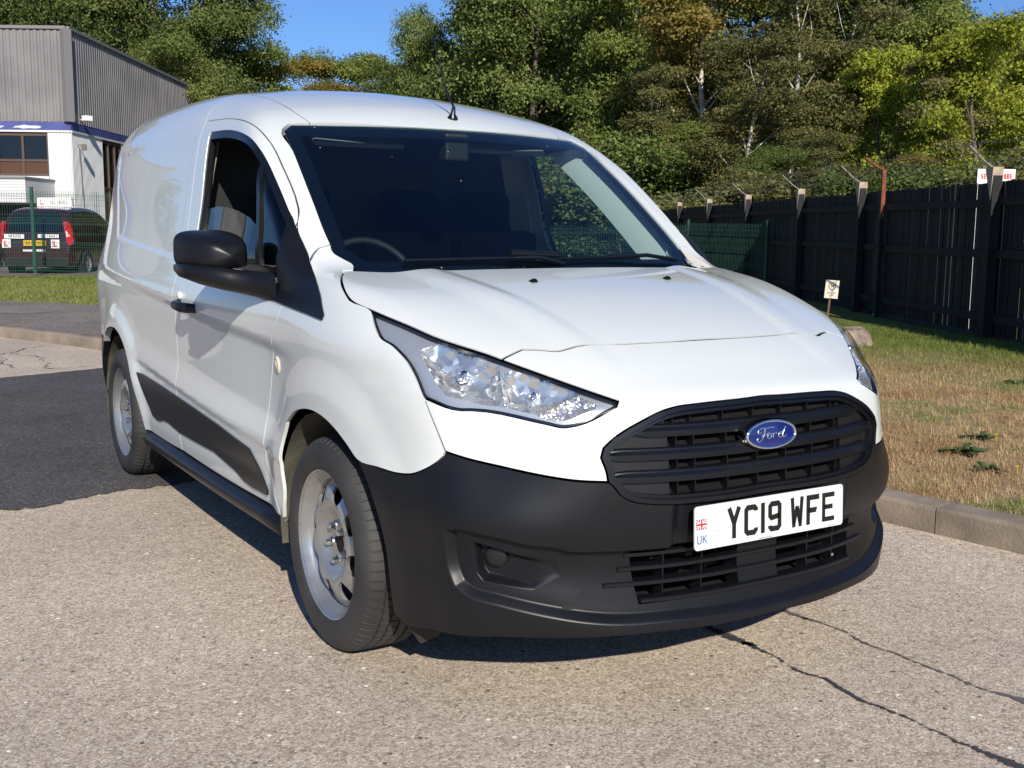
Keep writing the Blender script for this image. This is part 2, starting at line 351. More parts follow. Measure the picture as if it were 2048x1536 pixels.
M_tar = crack_mat('tar_in_crack', (.055, .052, .055), .62); M_tar2 = crack_mat('worn_tar_in_crack', (.13, .12, .115), .66); M_hair = crack_mat('hair_crack', (.16, .14, .12), .8)
crack([(.225, 4.4), (.23, 1.5), (.245, -.426), (.25, -.589), (.237, -.732), (.227, -.822), (.249, -.903), (.239, -1.0), (.243, -1.136), (.245, -1.261), (.236, -1.36), (.25, -1.44), (.267, -1.6), (.28, -2.6)], .034, M_tar, .006)
crack([(.56, 3.4), (.55, 1), (.556, -.409), (.565, -.538), (.574, -.70), (.563, -.789), (.577, -.892), (.577, -1.016), (.568, -1.111), (.568, -1.175), (.594, -1.28), (.61, -1.7), (.62, -2.6)], .030, M_tar2, .006)
crack([(-.80, 7.3), (-.76, 8.33), (-.55, 8.7), (-.35, 9.0), (-.15, 9.12)], .035, M_hair, .03)
crack([(-.63, 8.5), (-.45, 7.9), (-.50, 7.2), (-.1, 7.1)], .03, M_hair, .03)

# loose grit on the road, most of it near the kerb
rn = random.Random(31); mb = MB()
for k in range(420):
    if k < 260: y = rn.uniform(-2.5, 4); i_ = min(range(len(kc)), key=lambda q: abs(kc[q].y-y)); x = kc[i_].x-.03-rn.random()**2*.5
    else: x = rn.uniform(-3.2, 2.2); y = rn.uniform(-2.2, 3)
    r = rn.uniform(.002, .0055); z = r*.4; a = rn.uniform(0, 3)
    P_ = [(x+r*1.3*cos(a), y+r*1.3*sin(a), z), (x-r*sin(a), y+r*cos(a), z*1.1), (x-r*1.2*cos(a), y-r*1.1*sin(a), z), (x+r*sin(a), y-r*cos(a), z*.9), (x, y, z+r*.7), (x, y, 0)]
    mb.add(P_, [(0, 1, 4), (1, 2, 4), (2, 3, 4), (3, 0, 4), (1, 0, 5), (2, 1, 5), (3, 2, 5), (0, 3, 5)])
tag(mb.build('grit', mat('grit', (.34, .29, .24), .9, vary=(30, .5)), fix=False), kind='stuff')

# ------------------------------------------------------------------ grass blades
def tuft_mesh(name, nb, h, spread, w, seed):
    rn = random.Random(seed); v = []; f = []
    for k in range(nb):
        a = rn.uniform(0, 2*pi); r = spread*rn.random()**.5; x, y = r*cos(a), r*sin(a); b = rn.uniform(0, 2*pi); ln = h*rn.uniform(.45, 1.1); le = rn.uniform(.2, .9)*ln; c, s = cos(b), sin(b); w2 = w*rn.uniform(.6, 1.2)
        i = len(v); v += [(x-s*w2, y+c*w2, 0), (x+s*w2, y-c*w2, 0), (x+c*le*.4-s*w2*.7, y+s*le*.4+c*w2*.7, ln*.6), (x+c*le*.4+s*w2*.7, y+s*le*.4-c*w2*.7, ln*.6), (x+c*le, y+s*le, ln*.9)]
        f += [(i, i+1, i+3, i+2), (i+2, i+3, i+4)]
    me = bpy.data.meshes.new(name); me.from_pydata(v, [], f); me.materials.append(M_blade); return me
def scatter_tufts(name, pts, seeds, h, spread, w, nb=9):
    """all tufts joined in one mesh object of kind stuff"""
    bases = []
    for s in seeds:
        me = tuft_mesh('t', nb, h, spread, w, s); co = np.array([v_.co[:] for v_ in me.vertices]); fs = [tuple(p.vertices) for p in me.polygons]; bases.append((co, fs)); bpy.data.meshes.remove(me)
    V = []; Fa = []; off = 0; rn = random.Random(11)
    for i, (x, y, z, sc) in enumerate(pts):
        co, fs = bases[i % len(bases)]; a = rn.uniform(0, 6.28); c, s = cos(a), sin(a)
        q = co*sc; V.append(np.stack([x+q[:, 0]*c-q[:, 1]*s, y+q[:, 0]*s+q[:, 1]*c, z+q[:, 2]], 1)); Fa += [tuple(j+off for j in t) for t in fs]; off += len(co)
    me = bpy.data.meshes.new(name); me.from_pydata(np.concatenate(V).tolist(), [], Fa); me.update(); o = link(name, me, M_blade); tag(o, kind='stuff'); return o
rn = random.Random(21); pts = []
while len(pts) < 26000:      # right-hand verge, denser close by
    u_r = rn.random()**1.5; y = -1.4+u_r*9.5; x = kx(y)+.02+rn.random()**1.15*8.0
    d = hypot(x+2.0, y+2.9)
    if x > 2.5+.545*(y-(-6)) + .9: continue
    pts.append((x, y, verge_z(x, y)-.004, rn.uniform(.7, 1.25)*(.75+d*.035)))
scatter_tufts('grass', pts, (1, 2, 3, 4), .042, .035, .0016)
pts = []
while len(pts) < 13000:
    y = rn.uniform(12.5, 26); x = rn.uniform(-7, 6)
    if not (x > -8 and y > 13.2+max(0, 1.1-x)*1.2-.2): continue
    if y > 22.9-.63*(x-1.6): continue
    pts.append((x, y, verge_z(x, y), rn.uniform(.8, 1.5)))
scatter_tufts('grass', pts, (5, 6), .045, .10, .004, 7)
# broad-leaved weeds in the dry turf
M_weed = mat('weed_leaf', (.055, .105, .025), .6, vary=(8, .3))
def weed_mesh():
    rn = random.Random(9); v = []; f = []
    for k in range(30):
        a = rn.uniform(0, 6.28); x, y = 0, 0; L_ = rn.uniform(.05, .15); w = L_*.16; h = rn.uniform(.01, .035); c, s = cos(a), sin(a); i = len(v)
        v += [(x, y, .004), (x+c*L_*.5-s*w, y+s*L_*.5+c*w, h), (x+c*L_, y+s*L_, h*.8), (x+c*L_*.5+s*w, y+s*L_*.5-c*w, h)]; f.append((i, i+1, i+2, i+3))
    me = bpy.data.meshes.new('weed'); me.from_pydata(v, [], f); me.materials.append(M_weed); return me
wm = weed_mesh(); rn = random.Random(2); k = 0
WG = 'broad-leaved weeds in the dry verge'
WEEDS = [(2.9, .62, 1.25, 'largest weed rosette in the dry verge, nearest the bumper corner'), (3.35, .85, 1.0, 'weed rosette just behind the largest one, farther from the kerb'), (2.62, .30, .9, 'small weed rosette close behind the kerb stones'),
 (3.9, .55, 1.2, 'weed rosette in the middle of the brown verge'), (4.3, 1.0, 1.0, 'weed rosette on the far side of the brown verge, towards the fence'), (3.5, .1, 1.3, 'broad weed rosette at the right edge of the picture'),
 (3.05, -.1, 1.1, 'weed rosette by the kerb at the right edge of the picture'), (5.5, 2.1, 1.0, 'weed rosette where the brown turf turns green'), (2.5, .95, .8, 'tiny weed rosette hard against the front bumper in the view'), (4.7, .3, 1.1, 'weed rosette at the right edge, level with the top of the headlight')]
for (x, y, s, lab) in WEEDS:
    o = bpy.data.objects.new('weed', wm); COL.objects.link(o); o.location = (x, y, verge_z(x, y)+.004); o.rotation_euler = (0, 0, rn.uniform(0, 6.28)); o.scale = (s, s, s)
    tag(o, lab, 'weed', WG)
M_yel = mat('yellow_petal', (.75, .60, .02), .5)
for i, (x, y) in enumerate([(2.62, .13), (3.3, .72), (4.75, .9)]):
    mb = MB(); 
    for k in range(9): a = k*.7; mb.add([(0, 0, .03), (.012*cos(a), .012*sin(a), .035), (.012*cos(a+.5), .012*sin(a+.5), .035)], [(0, 1, 2)])
    mb.tube([(0, 0, 0), (0, 0, .03)], .0015, 4); o = mb.build('dandelion', M_yel, fix=False); o.location = (x, y, verge_z(x, y)+.02)
    tag(o, ['small yellow dandelion close to the kerb', 'small yellow dandelion among the dark weeds', 'small yellow dandelion far out in the dry grass'][i], 'flower', 'dandelions in the verge')
# remains of a tree stump
mb = MB(); n = 26; rings = []
rn = random.Random(8)
for z, r in ((-.03, .30), (.04, .27), (.09, .22), (.15, .17), (.185, .15), (.17, .10)):
    rings.append([(r*(1+.22*sin(3*a+z*9)+.12*sin(7*a)+rn.uniform(-.07, .07))*cos(a)*1.25, r*(1+.2*sin(2*a)+rn.uniform(-.07, .07))*sin(a), z+rn.uniform(-.02, .02)) for a in [2*pi*k/n for k in range(n)]])
mb.add([p for r in rings for p in r], [(i*n+k, i*n+(k+1) % n, (i+1)*n+(k+1) % n, (i+1)*n+k) for i in range(5) for k in range(n)]+[tuple(range(5*n, 6*n))], 0, False)
o = mb.build('tree_stump', mat('weathered_stump', (.24, .19, .15), .95, bump=(30, .8, .02), vary=(9, .4))); o.location = (6.60, 4.72, .08); tag(o, 'low grey weathered tree stump in the grass beside the bonnet', 'stump')

# ------------------------------------------------------------------ black timber fence with concrete posts
M_board = mat('black_stained_board', (.0085, .0085, .010), .75, bump=(25, .7, .004), vary=(3, .5)); M_board2 = mat('worn_black_board', (.030, .029, .028), .8, bump=(25, .7, .004), vary=(5, .5))
M_conc = mat('pale_concrete', (.40, .32, .23), .9, bump=(60, .5, .004), vary=(10, .25)); M_galv = mat('galvanised_arm', (.24, .22, .20), .7); M_rust = mat('rusty_steel', (.18, .055, .025), .85, vary=(20, .4)); M_wire = mat('barbed_wire', (.20, .19, .17), .6, metal=.3)
FA = Vector((8.46, 4.42, 0)); FD = Vector((.4775, .8786, 0)).normalized(); FN = Vector((-FD.y, FD.x, 0))   # FN towards the road
fence_rz = atan2(FD.y, FD.x); FZ = 0.03; FT = 1.735
fence = tag(empty('timber_fence', FA, fence_rz), 'tall black timber board fence with concrete posts and barbed wire', 'fence')
def fence_local(t, n_, z): return Vector((t, n_, z))
def board_mesh(w, h, top_cut):
    me_ = MB(); me_.prism([(-w/2, 0), (w/2, 0), (w/2, h-top_cut), (-w/2, h)], -.008, .008, Matrix.Rotation(pi/2, 4, 'X')); return me_
bms = []
for w, tc, m_ in ((.096, .004, M_board), (.092, -.006, M_board), (.098, 0, M_board2), (.088, .010, M_board)):
    mb = board_mesh(w, FT-.10, tc); me = mb.mesh('board'); me.materials.append(m_); bms.append(me)
rn = random.Random(12); t = -9.9; nb = 0
while t < 25.5 and nb < 290:
    w = .100; gap_ = rn.random()
    o = bpy.data.objects.new('board', bms[rn.choice((0, 0, 0, 1, 1, 3)) if rn.random() > .10 else 2]); COL.objects.link(o); o.parent = fence
    o.location = (t, rn.uniform(-.006, .004), FZ+.10+rn.uniform(-.012, .012)); o.rotation_euler = (0, rn.uniform(-.006, .006), rn.uniform(-.05, .05)); nb += 1
    t += w+((.030 if gap_ > .5 else .006) if .9 < t < 1.7 else (.018 if gap_ > .93 else (.008 if gap_ > .8 else .002)))
mb = MB()
while t < 52:
    mb.box((t, 0, FZ+.96), (.098, .016, FT-.10)); t += .101
tag(mb.build('far_boards', M_board, fence), kind='stuff')
for z, name in ((1.51, 'rail'), (.98, 'rail'), (.30, 'rail')):
    t0 = -9.96
    while t0 < 46:
        mb = MB(); mb.box((1.66, .028, z), (3.30, .045, .085)); o = mb.build(name, M_board, fence); o.location = (t0, 0, FZ+rn.uniform(-.012, .012)); o.rotation_euler = (0, rn.uniform(-.006, .006), 0); t0 += 3.32
for k in range(-3, 14):
    mb = MB(); mb.box((1.66, .012, .055), (3.2, .03, .13)); o = mb.build('gravel_board', M_board2 if k in (0, 2) else M_board, fence); o.location = (k*3.32, 0, FZ)
posts = [(-9.9, 'c'), (-6.6, 'c'), (-3.3, 'c'), (0, 'c'), (3.05, 'r'), (3.85, 'c')]+[(6.62+3.32*k, 'c') for k in range(13)]
mbp = MB(); mbp.box((0, .075, .88), (.13, .10, 1.90)); mp = mbp.mesh('post'); mp.materials.append(M_board)
mbt = MB(); mbt.add([(-.035, .130, 1.53), (-.075, .135, 1.875), (.095, .135, 1.865), (.085, .130, 1.80), (-.035, .02, 1.53), (-.075, .02, 1.875), (.095, .02, 1.865), (.085, .02, 1.80)], [(0, 3, 2, 1), (4, 5, 6, 7), (0, 1, 5, 4), (1, 2, 6, 5), (2, 3, 7, 6), (3, 0, 4, 7)]); mt = mbt.mesh('post_top'); mt.materials.append(M_conc)
mba = MB(); mba.tube([(-.02, .10, 1.86), (-.05, .22, 1.93), (-.10, .42, 2.09)], .012, 4); ma = mba.mesh('wire_arm'); ma.materials.append(M_galv)
mbr = MB(); mbr.box((0, .08, 1.68), (.05, .05, .64)); mbr.tube([(0, .08, 2.0), (-.05, .22, 2.05), (-.1, .38, 2.15)], .022, 4); mr_ = mbr.mesh('steel_post'); mr_.materials.append(M_rust)
for t, k in posts:
    if k == 'r':
        o = link('steel_post', mr_, None, fence); o.location = (t, 0, FZ); mb = MB(); mb.box((0, .08, .68), (.055, .055, 1.36)); o = mb.build('post', M_board, fence); o.location = (t, 0, FZ); continue
    for nm, me in (('post', mp), ('post_top', mt), ('wire_arm', ma)):
        o = link(nm, me, None, fence); o.location = (t, 0, FZ)
for j, (yo, zo) in enumerate(((.20, 1.93), (.31, 2.01), (.42, 2.10))):
    pts = []; ts = [p[0] for p in posts if p[1] == 'c']
    for a, b in zip(ts[:-1], ts[1:]):
        for q in range(12): u = q/12; pts.append((a+(b-a)*u-.03-.03*j, yo, FZ+zo-.035*sin(pi*u)))
    mb = MB(); mb.tube(pts, .0032, 4)
    rb = random.Random(j); 
    for a, b in zip(pts[:-1], pts[1:]):
        for u in (.2, .55, .9): c = Vector(a)*(1-u)+Vector(b)*u; mb.tube([c+Vector((-.012, .008, .020)), c+Vector((.012, -.008, -.020))], .003, 3, caps=False)
    tag(mb.build('barbed_wire', M_wire, fence), kind='stuff')
# estate sign behind the fence
M_white = mat('white_sign', (.80, .80, .78), .5); M_signred = mat('sign_red', (.62, .05, .05), .5); M_wood = mat('sign_stake', (.16, .075, .045), .8, vary=(10, .2))
_x, _y = at_px(1963, 13.3)
es = tag(empty('letting_board', (_x, _y, 0), -.56), 'white board with red lettering standing behind the black fence', 'sign')
mb = MB(); mb.box((0, 0, 1.87), (.44, .012, .19)); mb.build('board_face', M_white, es)
def seg_text(txt, w, h, t, gap=.28):
    """block capitals from bars, returns list of (x0,z0,x1,z1)"""
    S_ = {'A': 'lrtm', 'B': 'lrtmb', 'C': 'ltb', 'D': 'lrtb', 'E': 'ltmb', 'F': 'ltm', 'G': 'ltbR', 'H': 'lrm', 'I': 'c', 'L': 'lb', 'M': 'lrtc', 'N': 'lrt', 'O': 'lrtb', 'P': 'ltmU', 'R': 'lrtm', 'S': 'LtmbR', 'T': 'tc', 'U': 'lrb', 'V': 'lrb', 'W': 'lrbc', 'Y': 'LUmc', '0': 'lrtb', '1': 'c', '2': 'tUmKb', '3': 'trmb', '5': 'tLmRb', '7': 'tr'}
    out = []; x = 0
    for ch in txt:
        for s in S_.get(ch, ''):
            q = {'l': (0, 0, t, h), 'r': (w-t, 0, w, h), 't': (0, h-t, w, h), 'm': (0, h/2-t/2, w, h/2+t/2), 'b': (0, 0, w, t), 'c': (w/2-t/2, 0, w/2+t/2, h), 'L': (0, h/2, t, h), 'U': (w-t, h/2, w, h), 'R': (w-t, 0, w, h/2), 'K': (0, 0, t, h/2)}[s]
            out.append((x+q[0], q[1], x+q[2], q[3]))
        x += w*(1+gap)
    return out, x-w*gap
def put_text(txt, size, m, parent, origin, ux=(1, 0, 0), uz=(0, 0, 1), name='lettering', wf=.6, tf=.18):
    w, h = size*wf, size; bars, W_ = seg_text(txt, w, h, size*tf); ux, uz, o = Vector(ux), Vector(uz), Vector(origin); n = ux.cross(uz); mb = MB()
    for i, (x0, z0, x1, z1) in enumerate(bars):
        mb.add([o+ux*(x-W_/2)+uz*z+n*(.0002*(i % 5)) for x, z in ((x0, z0), (x1, z0), (x1, z1), (x0, z1))], [(0, 1, 2, 3)])
    return tag(mb.build(name, m, parent, fix=False), kind='stuff')
put_text('SEDWAY TUBE', .062, M_signred, es, (0, -.0075, 1.85), wf=.42, tf=.22)
mb = MB(); mb.box((-.20, .012, .95), (.03, .018, 1.9)); mb.build('board_post', M_white, es)
mb = MB(); mb.box((-.06, .012, .95), (.03, .018, 1.9)); mb.build('board_post', M_white, es)
mb = MB(); mb.box((.20, .012, .95), (.03, .018, 1.9)); mb.build('board_post', M_white, es)
_x, _y = at_px(2062, 13.2)
o = tag(empty('white_board', (_x, _y, 0), -.56), 'white board behind the fence at the right edge of the view', 'sign')
mb = MB(); mb.box((.12, 0, 1.84), (.50, .012, .22)); mb.build('board_face', M_white, o); mb = MB(); mb.box((.2, .02, .9), (.03, .02, 1.8)); mb.build('board_post', M_white, o)
# notice on a stake in the grass
M_cream = mat('cream_notice', (.62, .57, .47), .7); M_nk = mat('notice_ink', (.03, .03, .03), .7)
ns = tag(empty('notice', (8.98, 7.18, .08), -.56), 'small cream notice with a no dogs symbol on a wooden stake', 'sign')
Mt = Matrix.Rotation(.07, 3, 'Y')
mb = MB(); mb.box((0, 0, .17), (.026, .02, .40), M=Mt); mb.build('stake', M_wood, ns)
bp_ = empty('x'); bpy.data.objects.remove(bp_)
mb = MB(); mb.box((.024, -.016, .40), (.175, .012, .235), M=Mt); mb.build('notice_board', M_cream, ns)
mb = MB(); ring = [(.029+.045*cos(2*pi*k/24), -.0235, .445+.045*sin(2*pi*k/24)) for k in range(25)]; mb.tube(ring, .005, 4, caps=False); mb.tube([(.0, -.0235, .475), (.060, -.0235, .412)], .004, 4)
mb.box((.032, -.0235, .445), (.035, .002, .016)); mb.box((.052, -.0235, .457), (.014, .002, .014)); mb.box((.018, -.0235, .432), (.005, .002, .02)); mb.box((.044, -.0235, .432), (.005, .002, .02)); mb.build('no_dogs_symbol', M_nk, ns)
put_text('NO', .016, M_nk, ns, (.022, -.0235, .372)); put_text('DOG FOULING', .015, M_nk, ns, (.021, -.0235, .345), wf=.5); put_text('PLEASE', .012, M_nk, ns, (.018, -.0235, .318))

# ------------------------------------------------------------------ green welded mesh fence
M_green = mat('green_powder_coat', (.018, .070, .050), .5)
def mesh_fence(pts, h, label, zb=None):
    """posts at pts, one mesh panel between each pair"""
    root = tag(empty('mesh_fence', (0, 0, 0)), label, 'fence')
    for i, (x, y, z) in enumerate(pts):
        mb = MB(); mb.box((0, 0, h/2+.03), (.06, .04, h+.06)); mb.box((0, 0, h+.065), (.066, .046, .012)); 
        for k in range(5): mb.box((0, -.026, .15+k*(h-.3)/4), (.05, .012, .03))
        o = mb.build('fence_post', M_green, root); o.location = (x, y, z)
        if i+1 < len(pts): d = Vector(pts[i+1])-Vector(pts[i]); o.rotation_euler = (0, 0, atan2(d.y, d.x))
    for a, b in zip(pts[:-1], pts[1:]):
        a, b = Vector(a), Vector(b); d = b-a; L_ = d.length; dx = d/L_; n = Vector((dx.y, -dx.x, 0)).normalized(); mb = MB(); w = .0023
        def bar(p, q, w=w):
            t = (q-p).normalized(); s = t.cross(n).normalized()*w; mm = n*w; mb.add([p+s+mm, p-s+mm, p-s-mm, p+s-mm, q+s+mm, q-s+mm, q-s-mm, q+s-mm], [(0, 1, 5, 4), (1, 2, 6, 5), (2, 3, 7, 6), (3, 0, 4, 7)])
        N_ = int(L_/.05)
        folds = [.12, .12+(h-.24)/3, .12+2*(h-.24)/3, h-.12]
        for k in range(1, N_):
            p = a+dx*(k*L_/N_); bar(p+Vector((0, 0, .03)), p+Vector((0, 0, h)))
        z = .05
        while z < h: bar(a+Vector((0, 0, z)), b+Vector((0, 0, z)), .0024); z += .20
        for f in folds:
            for dz, dn in ((-.05, 0), (0, .03), (.05, 0)): bar(a+Vector((0, 0, f+dz))+n*dn, b+Vector((0, 0, f+dz))+n*dn, .0028)
        o = mb.build('mesh_panel', M_green, root, fix=False); tag(o, kind='stuff')
    return root
mesh_fence([(-6.1, 26.0, .14), (-3.55, 24.9, .14), (-.97, 23.7, .14), (1.595, 22.5, .18), (3.9, 20.9, .14), (6.1, 19.6, .10)], 1.74, 'green welded mesh fence in front of the parked cars')
mesh_fence([(6.1, 19.6, .06), (8.3, 18.2, .06), (10.6, 16.6, .08), (12.86, 14.6, .16), (12.30, 11.75, .14)], 1.20, 'low green welded mesh fence in front of the black timber fence')

# ------------------------------------------------------------------ industrial unit
M_clad = mat('grey_ribbed_cladding', (.19, .18, .18), .55, vary=(.9, .18)); M_trimc = mat('grey_corner_flashing', (.19, .18, .18), .5)
M_blueb = mat('blue_fascia_band', (.060, .075, .24), .5, vary=(1.5, .25)); M_wclad = mat('white_ribbed_cladding', (.60, .61, .60), .5, vary=(.8, .08)); M_brown = mat('brown_window_frame', (.085, .055, .042), .6); M_bpane = mat('brown_spandrel', (.085, .042, .022), .35)
M_dark = mat('dark_interior', (.004, .004, .006), .5); M_wpane = mat('dark_window_pane', (.004, .005, .012), .06, spec=.7); M_flake = mat('flaked_white_paint', (.55, .55, .56), .7)
bd_ = tag(empty('industrial_unit', (0, 0, 0)), 'grey clad industrial unit with blue fascia and white walls', 'building')
C0 = Vector((4.29, 33.1, 0)); CR = Vector((12.94, 48.04, 0)); CL = Vector((2.55, 34.1, 0)); CL = C0+(CL-C0).normalized()*16; CR = C0+(CR-C0).normalized()*30
def ribbed(name, a, b, z0, z1, pitch, depth, m, out, parent, sl=0.0):
    d = b-a; L_ = d.length; dx = d/L_; n = Vector((dx.y, -dx.x, 0)); n = n if n.dot(out) > 0 else -n
    v = []; s = 0; k = 0
    prof = [(0, 0), (.30, 0), (.42, 1), (.86, 1), (.98, 0)]
    while s < L_:
        for u, dd in prof:
            t = min(s+u*pitch, L_); p = a+dx*t+n*(depth*dd); v += [(p.x, p.y, z0+sl*0), (p.x, p.y, z1)]
        s += pitch
    N_ = len(v)//2; mb = MB(); mb.add(v, [(2*i, 2*i+2, 2*i+3, 2*i+1) for i in range(N_-1)]); return mb.build(name, m, parent)
OUT = Vector((-.5, -1, 0)); ZT, ZM, ZB = 6.97, 4.27, 4.02
ribbed('upper_cladding', C0, CL, ZM, ZT, .20, .035, M_clad, OUT, bd_); ribbed('upper_cladding', C0, CR, ZM, ZT, .20, .035, M_clad, OUT, bd_)
def wallbox(name, a, b, z0, z1, th, m, out=OUT, off=0.0, parent=bd_):
    d = (b-a); L_ = d.length; dx = d/L_; n = Vector((dx.y, -dx.x, 0)); n = n if n.dot(out) > 0 else -n; c = (a+b)/2+n*(off-th/2); mb = MB(); mb.box((c.x, c.y, (z0+z1)/2), (L_, th, z1-z0), rz=atan2(dx.y, dx.x)); return mb.build(name, m, parent)
for a, b in ((C0, CL), (C0, CR)):
    wallbox('roof_edge', a, b, ZT, ZT+.09, .30, M_trimc, off=.09); wallbox('blue_fascia', a, b, ZB, ZM-.003, .25, M_blueb, off=.02)
    wallbox('drip_trim', a, b, ZB-.06, ZB-.003, .25, M_wclad, off=.05)
mb = MB(); mb.box((C0.x-.03, C0.y-.04, (ZM+ZT)/2), (.26, .20, ZT-ZM), rz=.35); mb.build('corner_flashing', M_trimc, bd_)
dL = (CL-C0).normalized(); dR = (CR-C0).normalized()
# roof
mb = MB(); mb.add([tuple(C0+Vector((0, 0, ZT+.05))), tuple(CL+Vector((0, 0, ZT+.05))), tuple(CL+dR*30+Vector((0, 0, ZT+1))), tuple(CR+Vector((0, 0, ZT+.05)))], [(0, 1, 2, 3)]); mb.build('roof', M_clad, bd_, fix=False)
# lower walls: left face, white pier then windows; right face, white then glazed
P = lambda d, s: C0+d*s
ribbed('white_wall', P(dL, 0), P(dL, .70), 0, ZB-.06, .10, .02, M_wclad, OUT, bd_)
ribbed('white_wall', P(dR, 0), P(dR, 2.7), 0, ZB-.06, .10, .02, M_wclad, OUT, bd_); ribbed('white_wall', P(dR, 4.6), P(dR, 30), 0, ZB-.06, .10, .02, M_wclad, OUT, bd_)
ribbed('white_wall', P(dL, .70), P(dL, 16), 0, 2.45, .10, .02, M_wclad, OUT, bd_)
def window(d, s0, s1, z0, z1, nx, zsplit):
    a, b = P(d, s0), P(d, s1); w = wallbox('window', a, b, z0, z1, .06, M_dark, off=-.10); n_ = nx
    wallbox('window_frame', a, b, z1-.07, z1, .10, M_brown, parent=w); wallbox('window_frame', a, b, z0, z0+.07, .10, M_brown, parent=w, off=.002); wallbox('window_frame', a, b, zsplit-.035, zsplit+.035, .10, M_brown, parent=w, off=.001)
    for k in range(nx+1):
        q = a+(b-a)*(k/nx); q0 = q-(b-a).normalized()*.035; q1 = q+(b-a).normalized()*.035; wallbox('window_frame', q0, q1, z0+.07, z1-.07, .10, M_brown, parent=w, off=.004)
    for k in range(nx):
        q0 = a+(b-a)*((k+.5)/nx)-(b-a)*(.5/nx)*.94; q1 = a+(b-a)*((k+.5)/nx)+(b-a)*(.5/nx)*.94
        wallbox('pane', q0, q1, zsplit+.03, z1-.05, .02, M_wpane, parent=w, off=-.04); wallbox('lower_pane', q0, q1, z0+.05, zsplit-.03, .02, M_bpane, parent=w, off=-.035)
for k in range(5): window(dL, .70+k*1.52, .70+(k+1)*1.52-.01, 2.66, ZB-.10, 2, 3.12)
wallbox('window_sill', P(dL, .68), P(dL, 9), 2.52, 2.65, .2, M_wclad, off=.10)
window(dR, 2.7, 4.6, .3, ZB-.10, 3, 2.4)
# porch and entrance
w = wallbox('porch_canopy', P(dL, .55), P(dL, 7), 1.82, 2.48, 2.2, M_wclad, off=2.2); wallbox('canopy_edge', P(dL, .53), P(dL, 7.02), 2.483, 2.55, 2.25, M_trimc, off=2.24)
for k in range(8): wallbox('canopy_board', P(dL, .55), P(dL, 7), 1.84+k*.08, 1.845+k*.08, .01, M_trimc, off=2.205)
wallbox('entrance', P(dL, 1.0), P(dL, 7), 0, 1.815, .05, M_dark, off=.6)
for s in (2.6, 5.2): wallbox('entrance_pane', P(dL, s), P(dL, s+.8), .2, 1.7, .03, M_wpane, off=.64)
# flaked paint on the fascia, floodlight, small lamp with cable
rn = random.Random(3); mb = MB()
nL = Vector((dL.y, -dL.x, 0)); nL = nL if nL.dot(OUT) > 0 else -nL
for s0, w0_ in ((1.05, 1.0), (2.15, .9)):
    pts_ = []
    for k in range(14): a = 2*pi*k/14; pts_.append((s0+.25*w0_+.42*w0_*cos(a)*(1+rn.uniform(-.25, .2)), 4.11+.055*sin(a)*(1+rn.uniform(-.4, .3))))
    mb.add([tuple(P(dL, s)+nL*.024+Vector((0, 0, z))) for s, z in pts_], [tuple(range(14))])
tag(mb.build('flaked_paint', M_flake, bd_, fix=False), kind='stuff')
nR = Vector((dR.y, -dR.x, 0)); nR = nR if nR.dot(OUT) > 0 else -nR
q = P(dR, .75)+nR*.25+Vector((0, 0, 4.45)); mb = MB(); mb.box(q, (.26, .2, .16), rz=.5); mb.tube([q, P(dR, .75)+Vector((0, 0, 4.40))], .02, 6); mb.build('floodlight', M_white, bd_, bev=.02)
q = P(dR, .45)+nR*.22+Vector((0, 0, 3.55)); mb = MB(); mb.box(q, (.10, .16, .18), rz=.5); mb.tube([q+Vector((0, 0, .08)), P(dR, .45)+Vector((0, 0, 3.62))+nR*.03], .02, 6); mb.tube([P(dR, .55)+nR*.04+Vector((0, 0, 3.5)), P(dR, .75)+nR*.04+Vector((0, 0, 1.6))], .012, 5); mb.build('wall_lamp', M_trimc, bd_)

